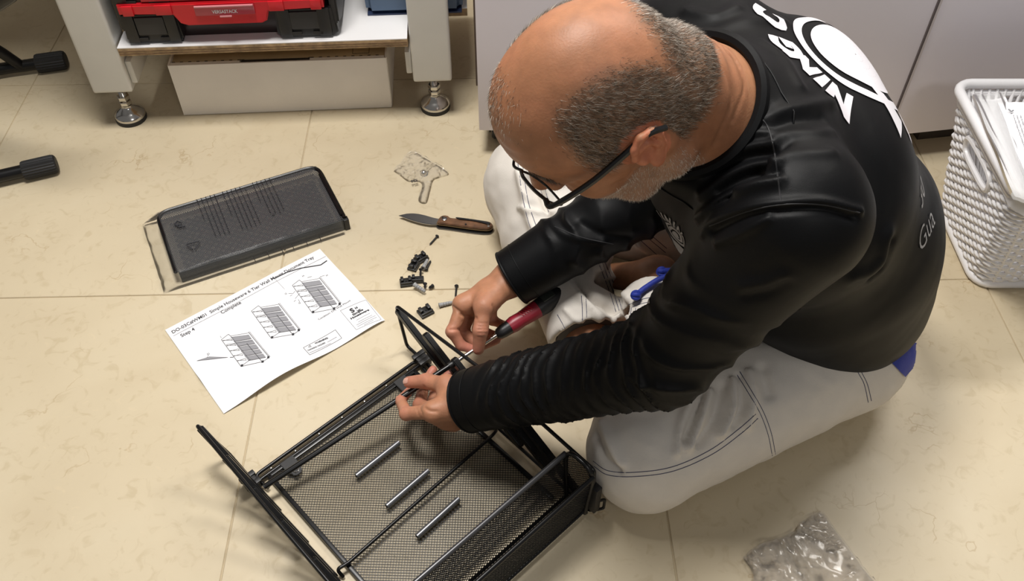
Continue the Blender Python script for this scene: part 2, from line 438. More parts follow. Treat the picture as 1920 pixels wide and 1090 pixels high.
for k in range(2):
    bm = bmesh.new(); bx(bm, (LX-.086, .0006, .0022), (LX/2, -.0063, SZ+.004+.0055*k)); obj('ply_layer', bm, mat('dark_veneer', (.20, .12, .06), .8, noise=.5, nscale=90), sh)
for x in (.045, LX-.045):
    bm = bmesh.new(); bx(bm, (.012, .10, .05), (x, .06, .13), bev=.003); obj('shelf_bracket', bm, M_leg, bench)
SHT = SZ+.0177

# ---- cardboard box under the shelf
c0, c1 = P(345, 217), P(735, 202); cw = np.linalg.norm(c1-c0); ca = math.atan2(c1[1]-c0[1], c1[0]-c0[0])
box = empty('cardboard_box', c0, ca, 'long white cardboard box with a slotted lid lying under the bench shelf', 'box')
bh = .123; dz = .30
bm = bmesh.new(); bx(bm, (cw, .004, bh-.002), (cw/2, .002, bh/2), bev=.0012); obj('front_panel', bm, M_card, box)
bm = bmesh.new(); bx(bm, (.004, dz, bh-.004), (.001, dz/2+.004, bh/2)); bx(bm, (.004, dz, bh-.004), (cw-.001, dz/2+.004, bh/2)); bx(bm, (cw, .004, bh-.004), (cw/2, dz+.004, bh/2)); bx(bm, (cw, dz, .003), (cw/2, dz/2+.004, .002)); obj('side_panels', bm, M_card, box)
bm = bmesh.new(); bx(bm, (cw-.004, dz-.012, .004), (cw/2, dz/2+.012, bh-.010)); lid = obj('lid', bm, M_cardin, box)
bm = bmesh.new(); bx(bm, (cw*.66, .010, .003), (cw*.66, .008, bh-.0045)); bx(bm, (cw*.32, .010, .003), (cw*.165, .008, bh-.0045)); obj('lid_flap', bm, M_card, box)
bm = bmesh.new(); bx(bm, (.135, .006, .004), (cw*.49, .0075, bh-.0025)); obj('lid_slot', bm, M_dark, box)
bm = bmesh.new()
for s in (-1, 1): bx(bm, (.010, .010, .004), (cw*.49+s*.068, .014, bh-.0065), bev=.0015)
for k in range(26):
    if not 9 <= k <= 16: bx(bm, (.006, .0012, .0008), (cw*(.02+k*.0375), .0145, bh-.0028))
obj('perforation', bm, M_dark, box)
bm = bmesh.new(); r = .0007
for a, b_ in (((0, 0), (.033, 0)), ((.033, 0), (.033, .02)), ((.033, .02), (0, .02)), ((0, .02), (0, 0))):
    bx(bm, (abs(a[0]-b_[0])+.001, abs(a[1]-b_[1])+.001, .0005), (cw*.84+(a[0]+b_[0])/2, .03+(a[1]+b_[1])/2, bh-.0079))
obj('printed_square', bm, M_ink, box)

# ---- tool organiser on the shelf
def organiser():
    w = .395; t = empty('tool_organizer', Bp(.062, .004, SHT), BA+R_(.6), 'black and red stacking tool organiser with drawers on the bench shelf', 'toolbox')
    bm = bmesh.new(); bx(bm, (w-.03, .26, .27), (w/2, .165, .012+.135), bev=.012); obj('body', bm, M_black, t)
    bm = bmesh.new(); bx(bm, (w*.52, .02, .05), (w*.49, .034, .025)); obj('recess', bm, mat('dark_brown_plastic', (.022, .012, .012), .3), t)
    for k in range(3):
        z = k*.076
        for x0, x1 in ((0, .105), (w-.115, w)):
            bm = bmesh.new(); xm, wd = (x0+x1)/2, x1-x0
            s = -1 if x0 == 0 else 1
            prism(bm, [(x0, z+.010), (x0+.012, z+.002), (x1-.012, z+.002), (x1, z+.010), (x1-.004, z+.064), (x0+.004, z+.064)], -.062, .0, Matrix(((1, 0, 0, 0), (0, 0, -1, -.0), (0, 1, 0, 0), (0, 0, 0, 1))), bev=.003)
            blk = obj('corner_block', bm, M_black, t)
            bm = bmesh.new(); bx(bm, (wd*.5, .004, .036), (xm, -.0012, z+.039), bev=.0015); obj('inset_panel', bm, mat('charcoal_plastic', (.026, .026, .028), .5), blk)
            bm = bmesh.new(); bx(bm, (wd*.2, .006, .058), (xm+(-.36 if s < 0 else -.34)*wd, -.001, z+.034), bev=.002); bx(bm, (wd*.2, .006, .058), (xm+(.36 if s < 0 else .3)*wd, -.001, z+.034), bev=.002); obj('rib', bm, M_black, blk)
            bm = bmesh.new(); bx(bm, (wd*.16, .004, .006), (xm-.02, -.002, z+.012)); bx(bm, (wd*.16, .004, .006), (xm+.02, -.002, z+.012)); obj('notch', bm, M_dark, blk)
        bm = bmesh.new()
        x0, x1 = .006, w-.018
        poly = [(x0, z+.068), (x0+.095, z+.065), (x0+.105, z+.046), (x0+.118, z+.041), (x1-.118, z+.041), (x1-.108, z+.046), (x1-.102, z+.065), (x1, z+.068), (x1, z+.087), (x0, z+.087)]
        prism(bm, poly, 0, .03, Matrix(((1, 0, 0, 0), (0, 0, 1, -.010), (0, 1, 0, 0), (0, 0, 0, 1))), bev=.0025)
        d = obj('drawer_front', bm, M_red, t)
        bm = bmesh.new(); bx(bm, (.020, .006, .020), (x0+.018, -.0115, z+.077), bev=.002); bx(bm, (.03, .006, .020), (x0+.082, -.0115, z+.077), bev=.002); bx(bm, (.020, .006, .020), (x1-.014, -.0115, z+.077), bev=.002); bx(bm, (.028, .006, .020), (x1-.086, -.0115, z+.077), bev=.002); obj('front_step', bm, M_red, d)
        if k == 0:
            bm = bmesh.new(); bx(bm, (.108, .003, .020), (w*.50, -.0125, z+.073), bev=.001); obj('label_holder', bm, mat('pale_clear_plastic', (.45, .06, .085), .15), d)
            bm = bmesh.new(); bx(bm, (.106, .004, .003), (w*.50, -.0150, z+.082), bev=.001); bx(bm, (.022, .004, .003), (w*.50, -.0145, z+.061), bev=.001); obj('label_lip', bm, mat('pale_pink_plastic', (.62, .25, .27), .2), d)
            LAB.append((t, d, w*.50, z+.0675))
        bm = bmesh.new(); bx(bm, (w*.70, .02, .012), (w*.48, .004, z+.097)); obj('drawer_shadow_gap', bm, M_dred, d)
    for x in (.012, .09, w-.105, w-.03):
        bm = bmesh.new(); bx(bm, (.014, .02, .008), (x+.005, .014, .004), bev=.002); obj('foot', bm, M_black, t)
    bm = bmesh.new(); prism(bm, [(0, .02), (.05, -.0), (.28, 0), (.28, .2), (0, .2)], 0, .014, Matrix(((0, 0, 1, w-.010), (1, 0, 0, .002), (0, 1, 0, .008), (0, 0, 0, 1))), bev=.003); obj('side_panel', bm, M_black, t)
    bm = bmesh.new(); prism(bm, [(0, .02), (.05, -.0), (.28, 0), (.28, .2), (0, .2)], 0, .014, Matrix(((0, 0, 1, -.004), (1, 0, 0, .002), (0, 1, 0, .008), (0, 0, 0, 1))), bev=.003); obj('side_panel', bm, M_black, t)
LAB = []
organiser()
# ---- blue bin
bl = empty('storage_bin', Bp(.60, .067, SHT), BA, 'blue plastic bin standing behind the right bench leg', 'bin')
bm = bmesh.new(); q = bmesh.ops.create_cube(bm, size=1); bmesh.ops.scale(bm, vec=(.20, .22, .14), verts=bm.verts)
for v in bm.verts:
    if v.co.z < 0: v.co.x *= .94; v.co.y *= .92
bmesh.ops.bevel(bm, geom=list(bm.edges), offset=.012, segments=3, affect='EDGES'); bmesh.ops.translate(bm, vec=(0, .11, .07), verts=bm.verts); obj('tub', bm, M_blue, bl)
bm = bmesh.new(); bx(bm, (.185, .2, .004), (0, .11, .002), bev=.001); obj('base_rim', bm, mat('dark_blue_plastic', (.02, .035, .09), .5), bl)
bm = bmesh.new(); bx(bm, (.212, .232, .02), (0, .11, .145), bev=.006); obj('lid', bm, M_blue, bl)

# ================================================================== CABINETS
def cabinet(name, p, ang, w, dep, h, label, zb):
    t = empty(name, p, ang, label, 'cabinet')
    sk = .09 if ang > .1 else .0; bm = bmesh.new(); bx(bm, (w-.004-sk, dep-.02, h-zb), (w/2+sk/2, .02+(dep-.02)/2, zb+(h-zb)/2), bev=.002); obj('carcass', bm, M_cab, t)
    bm = bmesh.new(); bx(bm, (w-.003, .018, h-zb-.001), (w/2, .009, zb+(h-zb)/2), bev=.0015); obj('front_panel', bm, M_cab, t)
    return t
ca_ = R_(-1.5)
cA = cabinet('rolling_cabinet', (-.065, 1.396, 0), ca_, .783, .5, .80, 'pale lilac rolling cabinet on black castors behind the man', .06)
for x in (.035, .74):
    for y in (.06, .44):
        bm = bmesh.new(); Rm = Euler((0, math.pi/2, 0)).to_matrix()
        lathe(bm, [(.004, -.011), (.026, -.011), (.0285, -.007), (.0285, .007), (.026, .011), (.004, .011)], (x, y, .0285), Rm, 24); cs = obj('castor', bm, M_rubber, cA)
        bm = bmesh.new(); bx(bm, (.03, .04, .012), (x, y, .057), bev=.003); bx(bm, (.003, .03, .04), (x-.015, y, .04)); bx(bm, (.003, .03, .04), (x+.015, y, .04)); obj('castor_fork', bm, M_black, cs)
bm = bmesh.new(); bx(bm, (.004, .02, .5), (-.001, .03, .40)); obj('edge_band', bm, mat('brown_edge', (.09, .06, .045), .6), cA)
e_ = V((-.065, 1.396, 0))+Vector((math.cos(ca_), math.sin(ca_), 0))*.783
cB = cabinet('plinth_cabinet', e_, R_(9), 1.0, .5, .80, 'pale grey cabinet on a dark plinth behind the woven basket', .062)
bm = bmesh.new(); bx(bm, (.88, .40, .06), (.55, .25, .03)); obj('plinth', bm, mat('dark_plinth', (.045, .036, .028), .6), cB)
bm = bmesh.new(); bx(bm, (.004, .004, .735), (.0035, -.0006, .43)); obj('edge_band', bm, mat('light_edge', (.6, .55, .55), .4), cB)
bm = bmesh.new(); bx(bm, (.003, .004, .735), (.0, -.0004, .43)); obj('seam_strip', bm, mat('dark_seam', (.10, .08, .08), .6), cB)  # thin dark strip drawn along the seam between the two cabinets

# ================================================================== BLACK TUBE STAND at the left edge
st = empty('tube_stand', P(-120, 220), 0, 'black tube stand with ribbed rubber feet at the left edge', 'stand')
def stand_leg(p_tip, p_in, post, rc):
    p_tip, p_in = np.array(p_tip), np.array(p_in); o = np.array(st.location); d = (p_in-p_tip)/np.linalg.norm(p_in-p_tip)
    bm = bmesh.new(); tube(bm, [p_tip+d*.02-o, p_in-o, post-o], .0125, 12); l = obj('leg', bm, M_wire, st)
    bm = bmesh.new(); n = 44; M = frame_of(p_tip-o, p_in-o)
    prof = [(.0, 0), (.75, .0005), (.93, .003), (1, .008), (1, .058), (.94, .062)]
    rings = []
    for r, x in prof:
        ring = []
        for k in range(n):
            rr = rc*r*(1 if (k % 2 or x < .002) else .93); a = 2*math.pi*k/n
            ring.append(bm.verts.new(M @ Vector((x, rr*math.cos(a), rr*math.sin(a)))))
        rings.append(ring)
    for A, B in zip(rings, rings[1:]):
        for k in range(n): bm.faces.new((A[k], A[(k+1) % n], B[(k+1) % n], B[k]))
    obj('rubber_foot', bm, M_rubber, l, 20)
stand_leg(P(107, 306, .019), P(-10, 333, .019), P(-260, 392, .019), .0185)
stand_leg(P(125, 112, .020), P(15, 127, .020), P(-230, 170, .020), .0205)
bm = bmesh.new(); o0 = np.array(st.location)
tube(bm, [P(-260, 392, .019)-o0, P(-245, 280, .019)-o0, P(-230, 170, .02)-o0], .0125, 12); obj('cross_tube', bm, M_wire, st)
bm = bmesh.new(); tube(bm, [P(40, 124, .02)-o0, P(5, 100, .06)-o0, P(-60, 60, .12)-o0], .012, 12); obj('brace', bm, M_wire, st)
bm = bmesh.new(); tube(bm, [P(-230, 170, .02)-o0, P(-90, 60, .28)-o0, P(18, -12, .40)-o0, P(60, -60, .44)-o0], .014, 12); obj('post', bm, M_wire, st)

# ================================================================== WOVEN BASKET
BH = .250
def brect(z, off=0.0):
    k = z/BH; return (.800-.045*k-off, 1.090+.045*k+off, 1.045-.045*k-off, 1.250+.030*k+off)
def bpath(z, off=0., step=.006, rad=.028):
    x0, x1, y0, y1 = brect(z, off); pts = []
    segs = [((x0+rad, y0), (x1-rad, y0), (x1-rad, y0+rad), -90), ((x1, y0+rad), (x1, y1-rad), (x1-rad, y1-rad), 0), ((x1-rad, y1), (x0+rad, y1), (x0+rad, y1-rad), 90), ((x0, y1-rad), (x0, y0+rad), (x0+rad, y0+rad), 180)]
    for a, b, c, an in segs:
        n = max(2, int(math.dist(a, b)/step))
        nx, ny = (b[1]-a[1])/math.dist(a, b), -(b[0]-a[0])/math.dist(a, b)
        for i in range(n): pts.append((a[0]+(b[0]-a[0])*i/n, a[1]+(b[1]-a[1])*i/n, nx, ny))
        for i in range(5):
            t = R_(an+90*i/5); pts.append((c[0]+rad*math.cos(t), c[1]+rad*math.sin(t), math.cos(t), math.sin(t)))
    return pts
bk = empty('woven_basket', (.945, 1.15, 0), 0, 'white woven plastic basket full of papers at the right edge', 'basket')
b0 = np.array([.945, 1.15, 0])
HY0, HY1, HZ0, HZ1 = 1.085, 1.195, .178, .212
NR = 23
for r in range(NR):
    z = .022+(BH-.040)*r/(NR-1); pts = bpath(z, 0, .0045); n = len(pts); dist = 0; path = []; hole = []
    tot = sum(math.dist(pts[i][:2], pts[(i+1) % n][:2]) for i in range(n)); cols = 2*round(tot/.0135/2)
    for i, (x, y, nx, ny) in enumerate(pts):
        o = .0023*math.sin(dist/tot*cols*math.pi+(r % 2)*math.pi)
        path.append(np.array([x+nx*o, y+ny*o, z])-b0); hole.append(x < brect(z)[0]+.004 and HY0 < y < HY1 and HZ0-.004 < z < HZ1+.004)
        dist += math.dist(pts[i][:2], pts[(i+1) % n][:2])
    bm = bmesh.new()
    if any(hole):
        i1 = max(i for i in range(n) if hole[i]); path = path[i1+1:]+path[:i1+1]; hole = hole[i1+1:]+hole[:i1+1]
        tube(bm, [p for p, h in zip(path, hole) if not h], .0034, 6)
    else: tube(bm, path, .0034, 6, closed=True)
    obj('weave_strand', bm, M_basket, bk, 60)
lo_p, hi_p = bpath(.012, 0, .0135), bpath(BH-.008, 0, .0135)
nn = min(len(lo_p), len(hi_p))
for i in range(0, nn):
    a, b = np.array([*lo_p[i][:2], .012]), np.array([*hi_p[i][:2], BH-.008])
    ps = [a+(b-a)*t for t in np.linspace(0, 1, 3)]
    if a[0] < .81 and HY0 < (a[1]*.25+b[1]*.75) < HY1: ps = [a, a+(b-a)*(HZ0/BH)]
    bm = bmesh.new(); tube(bm, [p-b0 for p in ps], .0030, 6); obj('weave_stake', bm, M_basket, bk, 60)
bm = bmesh.new(); tube(bm, [np.array([x, y, BH])-b0 for x, y, _, _ in bpath(BH, .003)], .0085, 10, closed=True); obj('rim', bm, M_basket, bk)
bm = bmesh.new(); tube(bm, [np.array([x, y, BH-.016])-b0 for x, y, _, _ in bpath(BH-.016, .0)], .0062, 8, closed=True); obj('rim_band', bm, M_basket, bk)
bm = bmesh.new(); tube(bm, [np.array([x, y, .009])-b0 for x, y, _, _ in bpath(.0, .001)], .0088, 10, closed=True); obj('base_band', bm, M_basket, bk)
bm = bmesh.new(); x0, x1, y0, y1 = brect(.0, -.004); bx(bm, (x1-x0, y1-y0, .004), ((x0+x1)/2-b0[0], (y0+y1)/2-b0[1], .012)); obj('base_plate', bm, M_basket, bk)
bm = bmesh.new(); hp = []
for k in range(28):
    a = 2*math.pi*k/28; yy = (HY0+HY1)/2+(HY1-HY0)/2*np.sign(math.cos(a))*abs(math.cos(a))**.6; zz = (HZ0+HZ1)/2+.019*np.sign(math.sin(a))*abs(math.sin(a))**.6
    hp.append(np.array([brect(zz)[0]-.002, yy, zz])-b0)
tube(bm, hp, .0052, 8, closed=True); obj('handle_rim', bm, M_basket, bk)
# papers in the basket
def slab(name, pts, th, m, label, cat, parent=None, bump=0, nx=14, ny=14, seed=1):
    """pts: four top corners; a slightly wavy sheet bundle of thickness th"""
    a, b, c, d = [np.array(p) for p in pts]; rng = np.random.default_rng(seed); ph = rng.uniform(0, 6, 8)
    vs = []; 
    for lay in (0, 1):
        for j in range(ny+1):
            for i in range(nx+1):
                u, v = i/nx, j/ny; p = (1-u)*(1-v)*a+u*(1-v)*b+u*v*c+(1-u)*v*d
                h = bump*(math.sin(7*u+ph[0]+2*v)+.6*math.sin(13*v+ph[1]+3*u)+.4*math.sin(23*u-11*v+ph[2]))
                vs.append(p+np.array([0, 0, h-th*lay]))
    n1 = (nx+1)*(ny+1); fs = []
    for j in range(ny):
        for i in range(nx):
            q = j*(nx+1)+i; fs.append((q, q+1, q+nx+2, q+nx+1)); fs.append((n1+q, n1+q+nx+1, n1+q+nx+2, n1+q+1))
    for i in range(nx):
        q = i; fs.append((q, n1+q, n1+q+1, q+1)); q = ny*(nx+1)+i; fs.append((q+1, n1+q+1, n1+q, q))
    for j in range(ny):
        q = j*(nx+1); fs.append((q+nx+1, n1+q+nx+1, n1+q, q)); q += nx; fs.append((q, n1+q, n1+q+nx+1, q+nx+1))
    o = obj_data(name, vs, fs, m, parent, 50)
    return finish(o, label, cat)
pA = [P(1832, 190, .258), P(1885, 182, .262), P(1972, 390, .256), P(1908, 356, .256)]
pk = slab('paper_bundle', pA, .035, M_paper, 'bundle of white papers on edge against the left rim of the basket', 'papers', bump=.0012, seed=3)
pB = [P(1872, 190, .276), P(2010, 196, .266), P(2060, 400, .262), P(1942, 382, .272)]
pb = slab('printed_sheets', pB, .02, M_paper, 'printed white sheets lying on top of the basket', 'papers', bump=.0015, seed=5)
pF = [P(1824, 178, .272), P(1880, 174, .274), P(1955, 392, .268), P(1902, 366, .268)]
slab('clear_paper_sleeve', pF, .006, film('frosted_sleeve_film', (.97, .97, .97), gloss=.12, haze=.28, rough=.3), 'crinkled clear plastic sleeve over the papers in the basket', 'sleeve', bump=.0012, nx=22, ny=22, seed=8)
bm = bmesh.new(); rng = random.Random(4); a, b, c, d = [np.array(p) for p in pB]
def onB(u, v): return (1-u)*(1-v)*a+u*(1-v)*b+u*v*c+(1-u)*v*d+np.array([0, 0, .0032])
for L in range(9):
    u = .12+.05*L; v = .16
    while v < .52+.12*rng.random():
        l = rng.uniform(.01, .05); tube(bm, [onB(u, v), onB(u, v+l)], .0006, 4); v += l+.012
for k in range(7):
    u, v = .10+.02*rng.random(), .52+.05*k; tube(bm, [onB(u, v), onB(u+.012, v+.015)], .0011, 4)
tube(bm, [onB(.08, .1), onB(.11, .125), onB(.14, .11)], .0014, 4)
obj('printed_text', bm, M_grey_ink, pb)

# ================================================================== WIRE MESH
def lattice(bm, w, h, pitch, wid, th, fmap, nseg=1):
    """two families of diagonal ribbons filling the rectangle w x h, laid through fmap(x, y, lift)"""
    step = pitch*math.sqrt(2)
    for fam in (0, 1):
        for k in range(1, int((w+h)/step)+1):
            c = k*step
            x0, y0 = (c, 0) if c <= w else (w, c-w)
            x1, y1 = (0, c) if c <= h else (c-h, h)
            if math.hypot(x1-x0, y1-y0) < pitch: continue
            hx = wid/2*.7071; prev = None
            for i in range(nseg+1):
                t = i/nseg; x, y = x0+(x1-x0)*t, y0+(y1-y0)*t; vs = []
                for s, z in ((-1, 0), (1, 0), (1, th), (-1, th)):
                    xx, yy = x+s*hx, y+s*hx
                    if fam: xx = w-xx
                    xx = min(max(xx, 0), w); yy = min(max(yy, 0), h)
                    vs.append(bm.verts.new(fmap(xx, yy, z+fam*th*.8)))
                if prev:
                    for q in range(4): bm.faces.new((prev[q], prev[(q+1) % 4], vs[(q+1) % 4], vs[q]))
                prev = vs

# ================================================================== DOCUMENT RACK (half built)
TA, TB = P(478, 905), P(788, 682); TW = float(np.linalg.norm(TB-TA)); Ts = (TB-TA)/TW; Tt = np.array([Ts[1], -Ts[0], 0]); Tn = np.array([0, 0, 1.])
def T(s, t, z=0.): return TA+Ts*s+Tt*t+Tn*z
rack = empty('document_rack', TA, 0, 'half assembled black wire mesh document rack lying on the floor before the man', 'rack')
def rel(o, p): return np.array(p)-np.array(o.location)
def rt(path, r, name, m=M_wire, parent=None, n=8, closed=False, org=TA):
    bm = bmesh.new(); tube(bm, [np.array(p)-org for p in path], r, n, closed); return obj(name, bm, m, parent or rack, 60)
# back panel
i0, i1, j0, j1 = .020, TW-.020, .010, .318
bm = bmesh.new(); lattice(bm, i1-i0, j1-j0, .0038, .00102, .0006, lambda x, y, z: V(T(i0+x, j0+y, .0060+z)-TA)); o = obj('mesh_panel', bm, M_mesh, rack, 0); o['kind'] = 'stuff'
bm = bmesh.new()
for a, b in (((i0, j0), (i1, j0)), ((i0, j0), (i0, j1)), ((i1, j0), (i1, j1))):
    M = frame_of(T(*a, .0065)-TA, T(*b, .0065)-TA); L_ = math.dist(a, b)
    t_ = bmesh.new(); bx(t_, (L_+.004, .007, .006), (L_/2, 0, 0), bev=.0018); bmesh.ops.transform(t_, matrix=M, verts=t_.verts); merge(bm, t_)
obj('panel_frame', bm, M_wire, rack)
rt(round_path([T(.008, .026, .008), T(.002, -.004, .008), T(TW-.002, -.004, .008), T(TW-.008, .026, .008)], .012), .0029, 'top_wire')
for k in range(7):
    bm = bmesh.new(); lathe(bm, [(.0, .0019), (.0014, .0016), (.002, 0), (.0014, -.0016), (0, -.0019)], V(T(.028+(TW-.056)*k/6, .003, .0105)-TA), None, 10); obj('weld_dot', bm, M_chrome, rack)
rt([T(.003, .006, .0068), T(TW-.003, .006, .0068)], .0028, 'top_rail')
for s in (.052, TW-.048):
    bm = bmesh.new(); M = frame_of(T(s, .006, .0085)-TA, T(s, .05, .0085)-TA)
    prism(bm, [(0, -.011), (.022, -.011), (.026, -.007), (.030, -.007), (.033, -.003), (.033, .004), (.030, .007), (.022, .011), (0, .011)], 0, .003, M, bev=.0006); hp_ = obj('hanger_plate', bm, M_black, rack)
    bm = bmesh.new(); tube(bm, [V(M @ Vector((.026+.0035*math.cos(a), .0035*math.sin(a), .0035))) for a in np.linspace(0, 2*math.pi, 14, False)], .0009, 6, closed=True); obj('hanger_eyelet', bm, M_chrome, hp_)
rt(round_path([T(.006, .206, .004), T(.004, .197, .016), T(.020, .200, .0155), T(TW-.016, .187, .0155), T(TW-.002, .184, .016), T(TW-.001, .176, .006)], .006), .0026, 'cross_rod')
# side frames: (t, z) outline in the frame's own plane, hinged at the panel's edge
def side_frame(base_s, lean, sgn, shift=0.):
    def Q(t, z): return T(base_s-sgn*math.sin(lean)*z if False else base_s+sgn*math.sin(lean)*z, t+shift, .010+math.cos(lean)*z)
    fr = rt(round_path([Q(-.036, .0), Q(-.050, .088), Q(.15, .116 if sgn > 0 else .106), Q(.368, .108), Q(.372, .0)], .008, closed=True), .0029, 'side_frame', closed=True)
    for c in (.022, .088, .154, .220, .292):
        bm = bmesh.new(); a, b = Q(c-.072, .080), Q(c+.078, .006); M = frame_of(a-TA, b-TA, up=Ts*math.cos(lean)*sgn-Tn*math.sin(lean))
        L_ = float(np.linalg.norm(b-a)); pl = []
        for k in range(9): an = math.pi/2+math.pi*k/8; pl.append((.006+.0058*math.cos(an), .0058*math.sin(an)))
        for k in range(9): an = -math.pi/2+math.pi*k/8; pl.append((L_-.006+.0058*math.cos(an), .0058*math.sin(an)))
        prism(bm, pl, -.005, .005, M, bev=.0015); obj('slat', bm, M_wire, rack)
    return Q
QR = side_frame(TW+.003, 0.0, 1)
QL = side_frame(-.003, R_(14), -1, -.024)
for s, t in ((-.006, .004), (TW+.002, .004)):
    bm = bmesh.new(); M = frame_of(T(s, t, .010)-TA, T(s, t+.1, .010)-TA)
    t_ = bmesh.new(); bx(t_, (.026, .020, .014), (0, 0, .002), bev=.003); bx(t_, (.008, .024, .006), (.008, 0, .008), bev=.001); bx(t_, (.008, .024, .006), (-.008, 0, .008), bev=.001); bmesh.ops.transform(t_, matrix=M, verts=t_.verts); merge(bm, t_); obj('corner_clip', bm, M_black, rack)
# bottom pocket
U2 = [(.322, .112), (.324, .06), (.327, .020), (.335, .007), (.357, .007), (.366, .020), (.370, .06), (.373, .112)]
Up = smooth_path([np.array([a, b, 0]) for a, b in U2], 5); ul = [0]
for a, b in zip(Up, Up[1:]): ul.append(ul[-1]+float(np.linalg.norm(b-a)))
def pocket(x, y, z):
    i = min(max(int(np.searchsorted(ul, y)), 1), len(ul)-1); k = (y-ul[i-1])/(ul[i]-ul[i-1]+1e-9); p = Up[i-1]+(Up[i]-Up[i-1])*k
    d = Up[i]-Up[i-1]; nr = np.array([-d[1], d[0]])/np.linalg.norm(d); return V(T(x+.006, p[0]+nr[0]*z, p[1]+nr[1]*z)-TA)
bm = bmesh.new(); lattice(bm, TW-.012, ul[-1], .0038, .00102, .0006, pocket, 40); o = obj('pocket_mesh', bm, M_mesh, rack, 0); o['kind'] = 'stuff'
M_lip = mat('satin_grey_rail', (.10, .10, .105), .32, metal=.7)
rt([T(.004, .322, .114), T(TW-.004, .322, .114)], .0042, 'pocket_lip', M_lip)
rt([T(.004, .373, .114), T(TW-.004, .373, .114)], .0036, 'pocket_rim')
rt([T(.004, .330, .009), T(TW-.004, .330, .009)], .0026, 'pocket_base_rod'); rt([T(.004, .364, .010), T(TW-.004, .364, .010)], .0026, 'pocket_base_rod')
for s in (.004, TW-.004):
    rt(round_path([T(s, .330, .008), T(s, .322, .110), T(s, .333, .128), T(s, .362, .128), T(s, .373, .110), T(s, .366, .008)], .014), .0036, 'pocket_end_frame')
    bm = bmesh.new(); lattice(bm, .046, .116, .0038, .00102, .0006, lambda x, y, z: V(T(s+z, .325+x, .008+y)-TA)); o = obj('pocket_end_mesh', bm, M_mesh, rack, 0); o['kind'] = 'stuff'
    sg = -1 if s < .1 else 1
    bm = bmesh.new(); bx(bm, (.012, .016, .06), tuple(T(s+sg*.006, .374, .055)-TA), Euler((0, 0, math.atan2(Ts[1], Ts[0]))).to_matrix(), bev=.002); obj('end_clip', bm, M_black, rack)
    rt(round_path([T(s+sg*.004, .378, .05), T(s+sg*.018, .384, .048), T(s+sg*.018, .384, .022), T(s+sg*.004, .378, .026)], .004, closed=True), .0022, 'wall_hook', closed=True)

# long rod the man is fixing between the side frames, and the three short rods
RD0, RD1 = T(0, .034, .030), T(TW, .087, .084); rdir = (RD1-RD0)/np.linalg.norm(RD1-RD0)
rod = empty('long_tube', RD0, 0, 'long black tube held in the man\'s hand above the mesh', 'tube')
rt([RD0+rdir*.002, RD1-rdir*.006], .0042, 'tube_body', M_wire, rod, 14, org=RD0); rt([RD0, RD0+rdir*.002], .0036, 'tube_end_plug', M_black, rod, 14, org=RD0)
rt([RD1-rdir*.008, RD1+rdir*.004], .0055, 'threaded_end', M_black, rod, 12, org=RD0)
for (a, b), lab in zip((((668, 893), (748, 830)), ((725, 950), (803, 883)), ((782, 1007), (860, 936))), ('short grey rod on the mesh, farthest of three from the pocket', 'short grey rod on the mesh, middle one of three', 'short grey rod on the mesh, nearest the pocket')):
    A_, B_ = P(*a, .012), P(*b, .012); d = (B_-A_)/np.linalg.norm(B_-A_); t = empty('spacer_rod', A_, 0, lab, 'rod', 'short grey rods lying on the rack')
    rt([A_, A_+d*.0015, B_-d*.0015, B_], .0044, 'rod_body', M_rod, t, 16, org=A_)
    for E_, s in ((A_, -1), (B_, 1)):
        bm = bmesh.new(); tube(bm, [E_-A_, E_+d*s*.0006-A_], .0026, 12); obj('rod_bore', bm, M_dark, t)

# ================================================================== INSTRUCTION SHEET
PC = [P(310, 620), P(600, 468), P(722, 603), P(420, 777)]
pe1 = PC[1]-PC[0]; pe2 = PC[3]-PC[0]; px_, py_ = pe1/np.linalg.norm(pe1), pe2/np.linalg.norm(pe2)
pinv = np.linalg.inv(np.array([[pe1[0], pe2[0]], [pe1[1], pe2[1]]]))
def paper_z(u, v):
    z = .0015+.0135*max(0, v-.45)**2/.3*(.55+.45*math.sin(u*8.5-1.2))*math.sin(math.pi*min(max(u, 0), 1))**.5
    z += .006*math.exp(-((u-.06)/.07)**2-((v-.62)/.06)**2)+.003*math.exp(-((u-.95)/.12)**2-((v-.55)/.25)**2)
    z += .003*max(0, .25-v)*4*math.exp(-((u-.75)/.2)**2)*.4
    return z
def paper_pt(w, lift=0.):
    u, v = pinv @ (np.array(w[:2])-PC[0][:2]); return np.array([w[0], w[1], paper_z(u, v)+lift])
sheet = empty('instruction_sheet', PC[0], 0, 'white printed assembly instruction sheet lying on the floor', 'paper')
nx, ny = 48, 34; vs = []; fs = []
for lay in (0, 1):
    for j in range(ny+1):
        for i in range(nx+1):
            u, v = i/nx, j/ny; w = (1-u)*(1-v)*PC[0]+u*(1-v)*PC[1]+u*v*PC[2]+(1-u)*v*PC[3]
            vs.append(paper_pt(w, -.0003*lay)-PC[0])
n1 = (nx+1)*(ny+1)
for j in range(ny):
    for i in range(nx): q = j*(nx+1)+i; fs.append((q+nx+1, q+nx+2, q+1, q)); fs.append((n1+q, n1+q+1, n1+q+nx+2, n1+q+nx+1))
obj_data('page', vs, fs, M_paper, sheet, 180)
def text_mesh(s, bold=0., spacing=1.):
    c = bpy.data.curves.new('t', 'FONT'); c.body = s; c.size = 1; c.offset = bold; c.space_character = spacing; c.resolution_u = 3
    o = bpy.data.objects.new('t', c); COL.objects.link(o); bpy.context.view_layer.update()
    me = bpy.data.meshes.new_from_object(o.evaluated_get(bpy.context.evaluated_depsgraph_get()))
    v = np.array([x.co[:] for x in me.vertices]).reshape(-1, 3)[:, :2]; f = [tuple(p.vertices) for p in me.polygons]
    bpy.data.objects.remove(o); bpy.data.curves.remove(c); bpy.data.meshes.remove(me); return v, f
